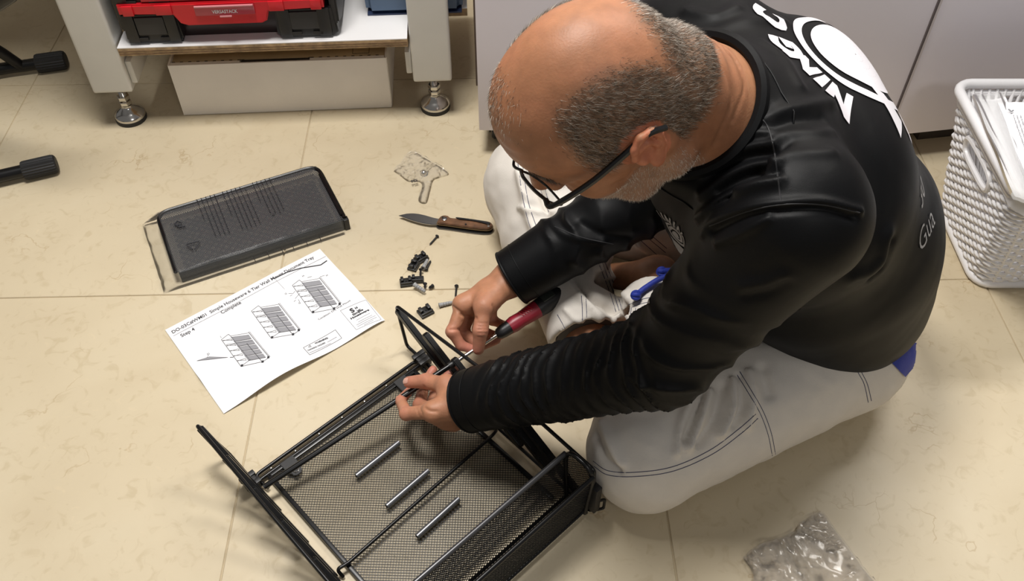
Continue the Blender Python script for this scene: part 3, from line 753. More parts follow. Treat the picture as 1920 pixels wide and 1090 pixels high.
def zp(x, y): return P(290+x/3.207, 450+y/3.207)
ptx = {'k': ([], []), 'g': ([], [])}
def p_add(key, verts, faces):
    V_, F_ = ptx[key]; b = len(V_); V_.extend(verts); F_.extend([tuple(i+b for i in f) for f in faces])
def p_text(s, a, b=None, size=None, bold=0., key='k'):
    v, f = text_mesh(s, bold); v[:, 0] -= v[:, 0].min(); w = v[:, 0].max(); A = zp(*a)
    d = zp(*b)-A if b else px_*w*size; k = np.linalg.norm(d)/w; ex = d/np.linalg.norm(d); ey = np.array([-ex[1], ex[0], 0]); hs = size or k
    p_add(key, [paper_pt(A+ex*x*k+ey*y*hs, .0004)-PC[0] for x, y in v], f)
def p_line(pts, w=.0005, key='k'):
    q = [zp(*p) for p in pts]
    for a, b in zip(q, q[1:]):
        n = max(1, int(np.linalg.norm(b-a)/.008)); d = b-a; L = np.linalg.norm(d); nr = np.array([-d[1], d[0], 0])/L*w/2; vv = []; ff = []
        for i in range(n+1): c = a+d*i/n; vv += [paper_pt(c+nr, .0005)-PC[0], paper_pt(c-nr, .0005)-PC[0]]
        for i in range(n): ff.append((2*i, 2*i+1, 2*i+3, 2*i+2))
        p_add(key, vv, ff)
def p_poly(pts, key='g'):
    a, b, c, d = [zp(*p) for p in pts]; vv = []; ff = []; n = 5
    for j in range(n+1):
        for i in range(n+1): u, v = i/n, j/n; vv.append(paper_pt((1-u)*(1-v)*a+u*(1-v)*b+u*v*c+(1-u)*v*d, .0004)-PC[0])
    for j in range(n):
        for i in range(n): q = j*(n+1)+i; ff.append((q+n+1, q+n+2, q+1, q))
    p_add(key, vv, ff)
p_text('DO-03C#WM01  Simple Houseware 6 Tier Wall Mount Document Tray', (112, 568), (962, 114), size=.0098, bold=.012)
p_text('Step 4', (165, 590), (246, 546), size=.0105, bold=.01); p_text('Complete', (407, 450), (524, 386), size=.0105, bold=.01)
p_text('Condition: Dry Wall Mount', (988, 488), (1182, 378), size=.0052)
p_line([(115, 582), (430, 418), (720, 262), (1030, 104)], .0004)
p_line([(722, 238), (800, 200), (880, 176), (1000, 156), (1037, 130)], .0022)
p_line([(725, 240), (783, 302)], .0003)
def diagram(dx, dy):
    def q(*pts): return [(x+dx, y+dy) for x, y in pts]
    for k in range(5):
        x, y = 640+22*k, 418+30*k
        p_poly(q((x, y), (x+108, y-14), (x+124, y+8), (x+18, y+24)))
        p_line(q((590+22*k, 436+31*k), (650+21*k, 436+31*k), (640+22*k, y+10), (592+22*k, 440+31*k)), .0005)
        p_line(q((x-2, y), (x+108, y-14)), .0004); p_line(q((x+18, y+26), (x+124, y+10)), .0005)
    p_line(q((583, 432), (702, 597)), .0007); p_line(q((583, 432), (625, 400), (640, 412)), .0006); p_line(q((745, 386), (874, 548)), .0008); p_line(q((752, 384), (880, 546)), .0004)
    p_line(q((640, 410), (745, 392)), .0005); p_line(q((735, 455), (832, 576)), .0008); p_line(q((702, 597), (760, 556)), .0006); p_line(q((705, 597), (838, 574), (874, 548)), .0007)
    p_line(q((640, 412), (755, 560)), .0005); p_line(q((612, 462), (770, 440)), .0005)
    for x, y in ((708, 592), (834, 574), (868, 548)): p_poly(q((x-7, y-6), (x+7, y-8), (x+7, y+6), (x-7, y+8)), 'k')
for dx, dy in ((0, 0), (-180, 172), (246, -154)): diagram(dx, dy)
p_poly([(256, 732), (330, 708), (442, 712), (330, 722)]); p_line([(256, 732), (330, 708), (442, 712), (330, 724), (256, 732)], .0005); p_line([(455, 712), (476, 711)], .001); p_line([(316, 712), (326, 696)], .0003)
p_text('D', (322, 698), size=.0055); p_text('J', (398, 592), size=.005)
p_text('H', (893, 228), size=.005); p_text('H', (1036, 226), size=.005); p_text('G', (788, 334), size=.005); p_text('G', (870, 390), size=.005)
for a in (((920, 232), (946, 225)), ((996, 228), (1024, 220)), ((806, 326), (832, 328), (846, 312)), ((815, 342), (828, 336)), ((846, 358), (876, 324)), ((838, 376), (850, 366)), ((865, 362), (874, 380))): p_line(a, .0005)
p_line([(1118, 434), (1272, 370), (1364, 490), (1215, 552), (1118, 434)], .0004)
p_text('S', (1188, 450), size=.0135, bold=.05); p_text('H', (1212, 428), size=.0062, bold=.06); p_text('W', (1224, 446), size=.0062, bold=.06)
p_text('Simple', (1196, 467), (1258, 433), size=.0065, bold=.04); p_text('Houseware', (1184, 489), (1294, 434), size=.0058, bold=.05)
for k, (a, b) in enumerate((((1216, 494), (1296, 452)), ((1226, 506), (1310, 464)), ((1216, 524), (1330, 466)), ((1222, 534), (1338, 476)), ((1262, 526), (1318, 496)))): p_line([a, b], .0006, 'g')
p_line([(897, 660), (1088, 547), (1127, 598), (937, 707), (897, 660)], .0006)
p_text('WARNING:', (968, 636), (1046, 598), size=.0048, bold=.05); p_line([(928, 656), (936, 642), (944, 653), (928, 656)], .0006)
p_text('CHOKING HAZARD', (926, 682), (1030, 628), size=.0042, bold=.03); p_line([(1040, 622), (1096, 590)], .0008, 'g'); p_line([(934, 694), (1062, 628)], .0008, 'g')
obj_data('printed_text', *ptx['k'], M_ink, sheet); obj_data('printed_shading', *ptx['g'], M_grey_ink, sheet)

# organiser label lettering
for t_, d_, x_, z_ in LAB:
    v, f = text_mesh('VERSASTACK', .02); v[:, 0] -= (v[:, 0].min()+v[:, 0].max())/2; k = .046/(v[:, 0].max()-v[:, 0].min())
    obj_data('lettering', [(x_+x*k, -.0146, z_+y*.0095) for x, y in v], f, M_print, d_)

# ================================================================== WRAPPED TRAY
WZ = .026
WA, WB, WC, WD = P(290, 402, WZ), P(590, 310, WZ), P(647, 410, WZ), P(330, 512, WZ)
wt = empty('mesh_tray', (*WD[:2], 0), 0, 'black wire mesh tray lying in a clear printed plastic sleeve', 'tray'); wo = np.array([*WD[:2], 0])
we = WC-WD; WL = np.linalg.norm(we); we /= WL; wf = np.array([-we[1], we[0], 0]); WH = float((WA-WD)@wf)
def Wt(x, y, z): return WD*[1, 1, 0]+we*x+wf*y+np.array([0, 0, z])
WH = min(WH, float((WB-WC)@wf))
outl = [Wt(0, 0, WZ), Wt(WL, 0, WZ), Wt(WL, WH, WZ), Wt(0, WH, WZ)]
def rr_path(r): return round_path([Wt(0, 0, WZ), Wt(WL, 0, WZ), Wt(WL, WH, WZ), Wt(0, WH, WZ)], r, closed=True)
bm = bmesh.new(); tube(bm, [p-wo for p in round_path([Wt(0, .002, WZ), Wt(.0, WH, WZ), Wt(WL, WH, WZ), Wt(WL, .002, WZ)], .026, 8)], .0036, 8); obj('tray_frame', bm, M_wire, wt)
bm = bmesh.new(); lattice(bm, WL-.004, WH, .0030, .0019, .0005, lambda x, y, z: V(Wt(x+.002, y, WZ-.001+z)-wo)); o = obj('mesh_top', bm, mat('charcoal_mesh_wire', (.040, .040, .043), .45), wt, 0); o['kind'] = 'stuff'
bm = bmesh.new()
for x0, w in ((WL/2, WL-.006),):
    M = frame_of(Wt(.002, .0, .013)-wo, Wt(WL, .0, .013)-wo); t_ = bmesh.new(); bx(t_, (WL-.004, .003, .024), (WL/2, 0, 0), bev=.001); bmesh.ops.transform(t_, matrix=M, verts=t_.verts); merge(bm, t_)
obj('front_lip', bm, mat('dark_grey_steel', (.03, .033, .034), .35), wt)
bm = bmesh.new(); bx_ = Wt(WL+.001, .002, .012)-wo; bx(bm, (.010, .012, .026), tuple(bx_), Euler((0, 0, math.atan2(we[1], we[0]))).to_matrix(), bev=.002); obj('corner_cap', bm, M_black, wt)
bm = bmesh.new(); tube(bm, [Wt(WL-.001, .01, WZ-.001)-wo, Wt(WL-.001, WH-.026, WZ-.001)-wo], .0052, 8); tube(bm, [Wt(WL-.004, .01, .006)-wo, Wt(WL-.004, WH-.02, .006)-wo], .004, 8); obj('end_rail', bm, M_wire, wt)
bm = bmesh.new(); lattice(bm, WL-.03, WH-.03, .0042, .0018, .0005, lambda x, y, z: V(Wt(x+.015, y+.015, .006+z)-wo)); o = obj('mesh_base', bm, M_mesh, wt, 0); o['kind'] = 'stuff'
bm = bmesh.new(); lathe(bm, [(0, .002), (.0022, .0018), (.0025, 0)], V(Wt(WL*.625, WH*.40, WZ+.001)-wo), None, 12); obj('rivet', bm, M_black, wt)
# its sleeve: a closed film envelope with creases
def crumple(name, fn, nx, ny, amp, seed, m, label, cat, parent=None, sharp=True, org=(0, 0, 0)):
    """fn(u, v) -> (point, normal, weight); folds made of crossing creases"""
    r = np.random.default_rng(seed); cr = [(r.uniform(0, 6.28), r.uniform(-.4, 1.4), r.uniform(.02, .16), r.uniform(-1, 1)) for _ in range(26)]
    vs = []; org = np.array(org)
    for j in range(ny+1):
        for i in range(nx+1):
            u, v = i/nx, j/ny; p, n, w = fn(u, v); h = 0
            for a, c, wd, s in cr: h += s*max(0, 1-abs(u*math.cos(a)+v*math.sin(a)-c)/wd)
            h = h*.35+.25*math.sin(31*u+17*v+seed)*math.sin(23*v-9*u)
            vs.append(np.array(p)+np.array(n)*amp*w*h-org)
    fs = []
    for j in range(ny):
        for i in range(nx): q = j*(nx+1)+i; fs.append((q, q+1, q+nx+2, q+nx+1))
    return finish(obj_data(name, vs, fs, m, parent, 180 if not sharp else 25), label, cat)
ZUP = np.array([0, 0, 1.])
def sleeve_top(u, v):
    x = -.030+(WL+.022)*u; y = -.016+(WH+.026)*v
    e = min(1, max(0, (v-.02)/.07))*min(1, max(0, (1-v)/.06)); l = min(1, max(0, (u)/.10))
    z = .0035+(WZ+.0025-.002)*(e**.5)*(l**.6)
    return Wt(x, y, z), ZUP, (.35+3.2*max(0, 1-u/.13)+.7*max(0, (u-.72)/.28)+.9*max(0, 1-v/.12))*(.4+.6*e)
slv = crumple('plastic_sleeve', sleeve_top, 90, 56, .0022, 11, M_filmd, 'clear printed plastic sleeve around the black mesh tray', 'plastic sleeve')
bm = bmesh.new(); rng = random.Random(7)
def sl(x, y):
    u = (x+.030)/(WL+.022); v = (y+.016)/(WH+.026); p, _, _ = sleeve_top(min(max(u, 0), 1), min(max(v, 0), 1)); return p+ZUP*.0024
def dashes(x, y0, y1, w=.0013):
    y = y0
    while y > y1:
        l = rng.uniform(.003, .009); a, b = sl(x, y), sl(x+.001, max(y-l, y1)); tube(bm, [a, b], w*.5, 4); y -= l+rng.uniform(.0012, .0022)
top = WH+.006
for k, (x, y0, y1) in enumerate(((.083, 1.0, .62), (.092, 1.02, .32), (.101, 1.02, .30), (.110, 1.02, .30), (.119, .96, .30), (.136, 1.03, .55), (.145, 1.03, .30), (.154, 1.03, .28), (.163, 1.03, .28), (.172, 1.03, .28), (.181, .9, .30), (.199, 1.03, .62), (.208, 1.03, .40), (.217, 1.03, .38), (.226, 1.03, .36), (.235, .98, .40))):
    dashes(x*WL/.34, y0*top, y1*top)
for k, x in enumerate((.13, .155, .18, .20, .225, .25)): dashes(x, -.010, -.0145)
tri = [sl(.030, .055), sl(.040, .034), sl(.056, .052)]
for a, b in ((0, 1), (1, 2), (2, 0)):
    A_, B_ = tri[a], tri[b]; tube(bm, [A_+(B_-A_)*.12, A_+(B_-A_)*.88], .0011, 5)
lf = [sl(.024, .115), sl(.030, .102), sl(.036, .112), sl(.030, .120), sl(.024, .115)]; tube(bm, lf, .0014, 5); tube(bm, [sl(.030, .104), sl(.040, .101)], .0015, 5); tube(bm, [sl(.026, .111), sl(.034, .109)], .0016, 5)
obj('printed_warning', bm, M_ink, slv)

# ================================================================== LOOSE PLASTIC BAGS
def bag(name, outline, seed, amp, m, label, z0=.003, dome=.008, n=44):
    pts = [P(*q) for q in outline]; lo = np.min(pts, 0); hi = np.max(pts, 0); poly = [(p[0], p[1]) for p in smooth_path(pts+[pts[0]], 4)[:-1]]
    bm = bmesh.new(); vs = [bm.verts.new((x, y, 0)) for x, y in poly]; bm.faces.new(vs)
    bmesh.ops.triangulate(bm, faces=bm.faces)
    for _ in range(4): bmesh.ops.subdivide_edges(bm, edges=[e for e in bm.edges if e.calc_length() > .007], cuts=1); bmesh.ops.triangulate(bm, faces=bm.faces); bmesh.ops.beautify_fill(bm, faces=bm.faces, edges=bm.edges)
    r = np.random.default_rng(seed); cr = [(r.uniform(0, 6.28), r.uniform(-.1, .1), r.uniform(.004, .016), r.uniform(-1, 1)) for _ in range(60)]; c = (lo+hi)/2
    bd = {v for e in bm.edges if e.is_boundary for v in e.verts}
    for v in bm.verts:
        x, y = v.co.x-c[0], v.co.y-c[1]; h = sum(s*max(0, 1-abs(x*math.cos(a)+y*math.sin(a)-o)/w) for a, o, w, s in cr)
        h += r.uniform(-.35, .35)
        v.co.z = z0+dome*(.3 if v in bd else 1)+amp*(h+1)*(.35 if v in bd else 1); v.co.z = max(v.co.z, .0012)
    g = bmesh.ops.duplicate(bm, geom=list(bm.verts)+list(bm.edges)+list(bm.faces))
    for v in [q for q in g['geom'] if isinstance(q, bmesh.types.BMVert)]: v.co.z = max(.0008, v.co.z*.25)
    o = obj(name, bm, m, None, 14); return finish(o, label, 'plastic bag')
b1 = bag('plastic_bag', [(738, 322), (752, 305), (765, 288), (778, 286), (795, 296), (812, 306), (832, 318), (841, 328), (824, 334), (812, 340), (806, 360), (799, 382), (784, 377), (791, 352), (786, 342), (765, 341), (750, 330)], 3, .0034, M_film2, 'small crumpled clear bag on the floor with a round metal cap in it', dome=.004)
cp = P(795, 322, .006); capo = empty('metal_cap', cp*[1, 1, 0], 0, 'small round steel cap inside the crumpled clear bag', 'cap')
bm = bmesh.new(); lathe(bm, [(.0062, .001), (.0066, .003), (.0060, .006), (.0045, .0085), (.0025, .0096), (0, .0099)], (0, 0, 0), Euler((.3, -.2, 0)).to_matrix(), 28); obj('dome', bm, M_chrome, capo)
bm = bmesh.new(); lathe(bm, [(.0074, .0005), (.0078, .0012), (.0074, .002), (.0062, .0022)], (0, 0, 0), Euler((.3, -.2, 0)).to_matrix(), 28); obj('flange', bm, M_steel, capo)
v, f = text_mesh('PSE', .02); A_ = P(772, 343, .011); ex = np.array([.94, .34, 0]); ey = np.array([-.34, .94, 0])
obj_data('printed_text', [A_+ex*x*.009+ey*y*.011 for x, y in v], f, M_ink, b1)
bag('plastic_bag', [(1392, 1048), (1410, 1032), (1432, 1020), (1460, 1012), (1490, 998), (1496, 986), (1537, 963), (1560, 990), (1590, 1030), (1615, 1065), (1650, 1120), (1560, 1150), (1420, 1140), (1412, 1080)], 9, .0036, film('hazy_bag_film', (.97, .96, .95), gloss=.26, haze=.12, rough=.10), 'large crumpled clear bag on the floor behind the man near the frame edge', dome=.006)  # whitish haze mixed into the clear film to make it paler

# ================================================================== POCKET KNIFE
kA, kB = P(748, 411), P(925, 434); KL = np.linalg.norm(kB-kA); kM = frame_of(kA, kB); k0 = V(kA)
knife = empty('folding_knife', kA, 0, 'open folding pocket knife with brown wooden scales on the floor', 'knife')
KM = Matrix.Translation(-k0) @ kM
def kp(name, poly, z0, z1, m, par=knife, bev=.0006):
    bm = bmesh.new(); prism(bm, [(x*KL, y*KL*1.15) for x, y in poly], z0, z1, KM, bev); return obj(name, bm, m, par)
def sm(poly, n=4): return [(p[0], p[1]) for p in smooth_path([np.array([*q, 0]) for q in poly], n)]
blade = kp('blade', sm([(0, .008), (.08, .045), (.17, .060), (.27, .052), (.36, .036), (.44, .030)])+[(.46, -.035), (.40, -.048)]+sm([(.36, -.052), (.26, -.048), (.14, -.028), (.05, -.004), (0, .008)])[:-1], .0055, .0085, M_steel, bev=.0008)
kp('cutting_edge', sm([(0, .006), (.05, -.006), (.14, -.030), (.26, -.050), (.36, -.054)])+sm([(.36, -.044), (.26, -.040), (.14, -.021), (.05, .001)]), .0062, .0078, mat('bright_edge_steel', (.6, .6, .6), .2, metal=1.), blade, .0003)
hpoly = sm([(.415, -.040), (.425, .030), (.455, .060), (.50, .062), (.54, .040), (.64, .046), (.78, .052), (.90, .058), (.97, .048), (1.0, .010), (.985, -.030), (.93, -.050), (.80, -.056), (.65, -.054), (.52, -.052), (.44, -.054)])
kp('liner', [(x, y-.012) for x, y in hpoly], .0012, .0030, M_steel, bev=.0004); kp('back_spacer', [(x, y-.008) for x, y in hpoly], .0030, .0050, M_black)
kp('liner', [(x, y-.003) for x, y in hpoly], .0090, .0102, mat('bronze_liner', (.30, .21, .12), .35, metal=.9), bev=.0003)
kp('wood_scale', [(.70+(x-.70)*.965, y*.93) for x, y in hpoly], .0102, .0138, M_wood, bev=.0012)
kp('pocket_clip', sm([(.60, .030), (.62, .040), (.80, .040), (.93, .034), (.965, .020), (.95, .0), (.90, .010), (.78, .022), (.64, .020)]), .0150, .0166, M_black, bev=.0005)
for x, y, r, m in ((.488, .010, .0048, M_steel), (.945, .012, .0024, M_chrome), (.955, -.018, .0024, M_chrome), (.72, -.030, .0018, M_black), (.44, -.012, .0022, M_chrome), (.465, .028, .0016, M_black)):
    bm = bmesh.new(); lathe(bm, [(r, 0), (r, .0016), (r*.8, .0021), (0, .0022)], KM @ Vector((x*KL, y*KL, .0134 if x > .45 else .0085)), None, 16); obj('rivet', bm, m, knife)

# ================================================================== FASTENERS
def screw(a, b, lab, ra=.0016, za=.003, zb=.002, m=M_black, group=None):
    A_, B_ = P(*a, za), P(*b, zb); t = empty('screw', A_*[1, 1, 0], 0, lab, 'screw', group); M = Matrix.Translation(V(-A_*[1, 1, 0])) @ frame_of(A_, B_); L = float(np.linalg.norm(B_-A_)); o_ = A_*[1, 1, 0]
    Rz = M.to_3x3() @ Euler((0, math.pi/2, 0)).to_matrix()
    bm = bmesh.new(); lathe(bm, [(0, -.0016), (.0030, -.0010), (.0038, .0004), (.0036, .0010), (ra, .0030)], M.translation, Rz, 16); obj('screw_head', bm, m, t)
    prof = [(ra, .002)]; z = .003
    while z < L-.003: prof += [(ra*1.12, z), (ra*.86, z+.0008)]; z += .0016
    prof += [(ra*.8, L-.003), (0, L)]
    bm = bmesh.new(); lathe(bm, prof, M.translation, Rz, 10); obj('screw_shank', bm, m, t, 20)
def anchor(a, b, lab, z=.0042):
    A_, B_ = P(*a, z), P(*b, z); o_ = A_*[1, 1, 0]; t = empty('wall_anchor', o_, 0, lab, 'wall plug'); L = float(np.linalg.norm(B_-A_)); M = Matrix.Translation(V(-o_)) @ frame_of(A_, B_); Rz = M.to_3x3() @ Euler((0, math.pi/2, 0)).to_matrix()
    prof = [(.0018, 0), (.0046, 0), (.0044, .0012), (.0036, .0030)]
    for k in range(4):
        z0 = .004+(L-.006)*k/4; prof += [(.0038-.0002*k, z0), (.0037-.0002*k, z0+(L-.006)*.17), (.0027-.0001*k, z0+(L-.006)*.19)]
    prof += [(.0028, L-.001), (.0016, L)]
    bm = bmesh.new(); lathe(bm, prof, M.translation, Rz, 14); obj('plug_body', bm, M_anchor, t, 25)
    bm = bmesh.new(); tube(bm, [M.translation+Rz @ Vector((0, 0, -.0004)), M.translation+Rz @ Vector((0, 0, .0008))], .0019, 10); obj('plug_bore', bm, M_dark, t)
def clip(px, ang, lab, size=(.022, .017), prongs=2, tilt=0.):
    A_ = P(*px, .0); t = empty('plastic_clip', A_, R_(ang), lab, 'clip'); w, d = size
    bm = bmesh.new(); bx(bm, (w, d, .005), (0, 0, .0027), bev=.001); bx(bm, (w*.9, .003, .010), (0, -d*.35, .005), bev=.0008); obj('clip_base', bm, M_black, t)
    for k in range(prongs):
        x = -w*.3+w*.6*k/max(1, prongs-1)
        bm = bmesh.new(); bx(bm, (w*.24, d*.55, .010), (x, d*.12, .0075), bev=.0015); obj('prong', bm, M_black, t)
    bm = bmesh.new(); lathe(bm, [(.0026, .0), (.0026, .0064), (.0014, .0066), (.0012, .002)], (0, -d*.08, .0), None, 12); obj('boss', bm, M_black, t)
screw((820, 443), (805, 460), 'black screw lying just below the pocket knife')
clip((790, 487), 40, 'black plastic clip at the top of the small fastener pile', (.023, .018)); clip((776, 502), 70, 'black plastic clip lying second from the top of the pile', (.020, .017))
anchor((793, 503), (802, 487), 'grey wall plug in the pile beside the top clip', .0085); screw((799, 506), (808, 488), 'black screw beside the grey plug at the top of the pile', .0018, .004)
screw((789, 505), (788, 520), 'black screw standing between the two halves of the pile', .0018, .010, .004)
clip((762, 532), 10, 'black two pronged clip at the left of the pile', (.022, .018)); clip((783, 527), 5, 'black clip in the middle of the fastener pile', (.022, .014), 1)
anchor((777, 534), (797, 547), 'grey wall plug below the middle clip of the pile', .0075); screw((797, 532), (797, 543), 'short black screw at the right of the lower plug', .002, .006, .004); screw((812, 536), (803, 541), 'short black thumb screw alone at the right of the pile', .0026, .0045, .004)
screw((856, 536), (854, 559), 'black screw beside the fingers of the right hand', .0016, .0036, .002)
anchor((823, 573), (849, 567), 'grey wall plug lying alone left of the right hand'); clip((798, 587), 35, 'black plastic clip lying alone above the rack corner', (.024, .020), 2)

# ================================================================== SCREWDRIVER
sd0 = RD1+rdir*.004
sdv = empty('screwdriver', sd0, 0, 'red and black screwdriver in the right hand', 'screwdriver')
M = Matrix.Translation(V(-sd0)) @ frame_of(sd0, sd0+rdir); SDM = M; Rz = M.to_3x3() @ Euler((0, math.pi/2, 0)).to_matrix()
def sd(name, prof, m, n=20, sm_=40, par=None):
    bm = bmesh.new(); lathe(bm, prof, M.translation, Rz, n); return obj(name, bm, m, par or sdv, sm_)
sd('shaft', [(.0012, .0), (.0030, .004), (.0032, .008), (.0032, .085)], M_chrome, 14)
sd('collar', [(.005, .074), (.0085, .078), (.0105, .086), (.0105, .098), (.011, .100)], M_black)
hd = sd('handle', [(.0112, .098), (.0128, .106), (.0120, .120), (.0135, .138), (.0145, .155), (.0140, .160)], mat('dark_red_grip', (.27, .012, .028), .4))
sd('grip_end', [(.0142, .150), (.0150, .160), (.0152, .182), (.0140, .198), (.0105, .206), (.004, .2085), (0, .209)], M_black, par=hd)
for k in range(5):
    bm = bmesh.new(); bx(bm, (.0016, .010, .003), (.122+.0042*k, .0, .0118+.0004*k), Euler((0, 0, .35)).to_matrix(), bev=.0005); bmesh.ops.transform(bm, matrix=SDM, verts=bm.verts); obj('grip_rib', bm, M_dred, hd)
bm = bmesh.new(); bx(bm, (.022, .012, .004), (.172, 0, .0138), bev=.0015); bmesh.ops.transform(bm, matrix=SDM, verts=bm.verts); obj('grip_window', bm, mat('dark_green_grey', (.03, .035, .03), .3), hd)

# ================================================================== THE MAN
HC = np.array([.0885, .734, .634])
HR = np.linalg.qr(np.array([[-.7089, .3878, -.5892], [-.1698, -.9045, -.3911], [-.6846, -.1772, .7070]]))[0]     # columns: forward, left, up
HR *= np.sign(np.sum(HR*np.array([[-.7089, .3878, -.5892], [-.1698, -.9045, -.3911], [-.6846, -.1772, .7070]]), 0))
def H(f, l, u): return HC + HR @ np.array([f, l, u])
NB = np.array([.200, .800, .566])
SLd, SRd = np.array([.297, .690, .505]), np.array([.215, 1.01, .50])
EL, WL_ = np.array([.185, .672, .285]), P(880, 752, .110)
ER, WR_ = np.array([.225, 1.005, .270]), P(962, 520, .150)
HIPL, HIPR = np.array([.49, .825, .095]), np.array([.47, 1.03, .10])
KL_, KR_ = P(1210, 850, .078), np.array([.045, 1.175, .125])
AL_, AR_ = np.array([.232, .905, .115]), P(1098, 625, .065)
PSN = empty('person', (.48, .93, 0), 0, 'bald man in a black long sleeved shirt and white trousers cross legged on the floor', 'person')
PO = np.array([.48, .93, 0.])

def hand(Fd, wr, thumb, fingers, palm_k=.012):
    """thumb / fingers: joint positions from the knuckle to the tip"""
    tr = [.0165, .0125, .0112, .0088]
    Fd.cap(wr, thumb[1], .021, .0155, .014); Fd.cap(wr, fingers[0][0], .022, .0145, palm_k)
    for fg in fingers[1:]: Fd.cap(wr, fg[0], .021, .0135, palm_k)
    for a, b in zip(fingers, fingers[1:]): Fd.cap(a[0], b[0], .0130, .0125, palm_k)
    Fd.cap((np.array(wr)+fingers[0][0])/2, thumb[1], .016, .013, .012)
    Fd.chain(thumb, tr, .004)
    for j, fg in enumerate(fingers):
        s = [1., 1.03, .98, .86][j]; Fd.chain(fg, [.0115*s, .0092*s, .0080*s, .0066*s], .0028)
        Fd.ell(fg[1], [.0093*s]*3, k=.005)
J = P
LH_th = [J(868, 740, .114), J(838, 724, .112), J(800, 715, .100), J(767, 717, .086)]
LH_f = [[J(812, 772, .108), J(762, 776, .088), J(751, 752, .066), J(766, 735, .058)],
        [J(824, 776, .090), J(787, 760, .064), J(795, 722, .053), J(812, 694, .058)],
        [J(836, 784, .070), J(806, 768, .044), J(818, 728, .040), J(843, 700, .052)],
        [J(850, 790, .054), J(830, 778, .030), J(840, 748, .026), J(854, 724, .030)]]
RH_th = [J(936, 545, .150), J(908, 575, .150), J(901, 620, .132), J(897, 655, .104)]
RH_f = [[J(868, 572, .132), J(848, 622, .112), J(864, 648, .094), J(886, 655, .088)],
        [J(884, 572, .112), J(868, 622, .084), J(897, 650, .070), J(931, 638, .078)],
        [J(902, 570, .096), J(896, 618, .066), J(930, 632, .062), J(966, 615, .074)],
        [J(922, 566, .086), J(922, 600, .060), J(948, 612, .056), J(976, 598, .066)]]
B = Field()
B.ell((.470, .93, .115), (.095, .14, .075), k=.02).ell((.42, .905, .26), (.125, .145, .13), k=.03).ell((.335, .88, .395), (.115, .155, .11), k=.03)
B.cap(SLd*.85+NB*.15-[0, 0, .01], SRd*.85+NB*.15-[0, 0, .01], .045, k=.04)
B.chain([SLd, EL, WL_], [.048, .038, .025], .02); B.chain([SRd, ER, WR_], [.048, .038, .027], .02)
B.chain([HIPL, KL_, AL_], [.06, .05, .038], .02); B.chain([HIPR, KR_, AR_], [.06, .05, .029], .02)
B.cap(AL_, AL_+[-.004, .055, .0], .035, .030, .02); B.cap(AL_+[-.004, .055, .0], AL_+[-.06, .10, -.045], .029, .022, .02); B.cap(AL_+[-.0, .055, -.0], AL_+[-.01, .11, -.05], .028, .022, .02)
B.cap(AR_, AR_+[.04, -.03, -.025], .029, .028, .02); B.cap(AR_+[.04, -.03, -.025], AR_+[.10, -.06, -.035], .028, .02, .02)
# neck and head
B.cap(NB, H(-.040, 0, -.055), .068, .062, .03); B.cap(NB+[.02, .0, -.03], NB+[.01, 0, -.01], .075, .068, .02)
B.ell(H(.004, 0, .010), (.092, .078, .098), HR, .01)
B.ell(H(.042, 0, .030), (.060, .066, .064), HR, .02)
B.ell(H(.045, 0, -.048), (.052, .058, .072), HR, .02)
for s in (1, -1):
    B.chain([H(-.012, s*.060, -.040), H(-.006, s*.057, -.078), H(.045, s*.036, -.108), H(.078, 0, -.118)], [.016, .019, .019, .020], .022)
    B.ell(H(.058, s*.043, -.040), (.026, .024, .022), HR, .02)
    B.cap(H(.090, s*.012, .006), H(.076, s*.046, .006), .010, .008, .010)
B.ell(H(.076, 0, -.078), (.027, .034, .032), HR, .012)
B.cap(H(.097, 0, -.004), H(.117, 0, -.044), .0085, .0118, .010)
for s in (1, -1):
    B.ell(H(.104, s*.0135, -.048), (.011, .008, .008), HR, .006)
    B.ell(H(.096, s*.032, -.012), (.013, .019, .011), HR, .008, True)
    B.ell(H(.079, s*.032, -.013), (.0125, .0150, .0105), HR, .003)
B.ell(H(.100, 0, -.074), (.008, .023, .0052), HR, .004); B.ell(H(.098, 0, -.084), (.008, .021, .0060), HR, .004)
B.ell(H(.112, 0, -.0785), (.012, .026, .0012), HR, .003, True)
for s in (1, -1):        # ears
    er = HR @ np.array([[math.cos(.45), s*math.sin(.45)*-1, 0], [s*math.sin(.45), math.cos(.45), 0], [0, 0, 1]])
    def E_(a, b, c): return H(-.002, s*.0775, -.003) + er @ (np.array([a, s*b, c])*.88)
    B.ell(E_(-.006, .006, 0), (.016, .0052, .0265), er, .006)
    B.ell(E_(-.001, .014, .000), (.0100, .0070, .0150), er, .004, True)
    hx = [E_(.012, .003, -.004), E_(.013, .007, .012), E_(.007, .011, .026), E_(-.007, .014, .031), E_(-.019, .0155, .022), E_(-.022, .0150, .006), E_(-.017, .0125, -.012), E_(-.008, .0095, -.024)]
    B.chain(hx, [.0032, .0036, .0038, .0040, .0040, .0038, .0034, .0032], .003)
    B.ell(E_(.000, .007, -.028), (.0085, .0055, .0085), er, .006); B.ell(E_(.011, .006, -.006), (.004, .005, .006), er, .004)
    B.chain([E_(.004, .009, .014), E_(-.008, .012, .012), E_(-.012, .012, -.004), E_(-.006, .010, -.016)], [.0028]*4, .003)
hand(B, WL_, LH_th, LH_f); hand(B, WR_, RH_th, RH_f)
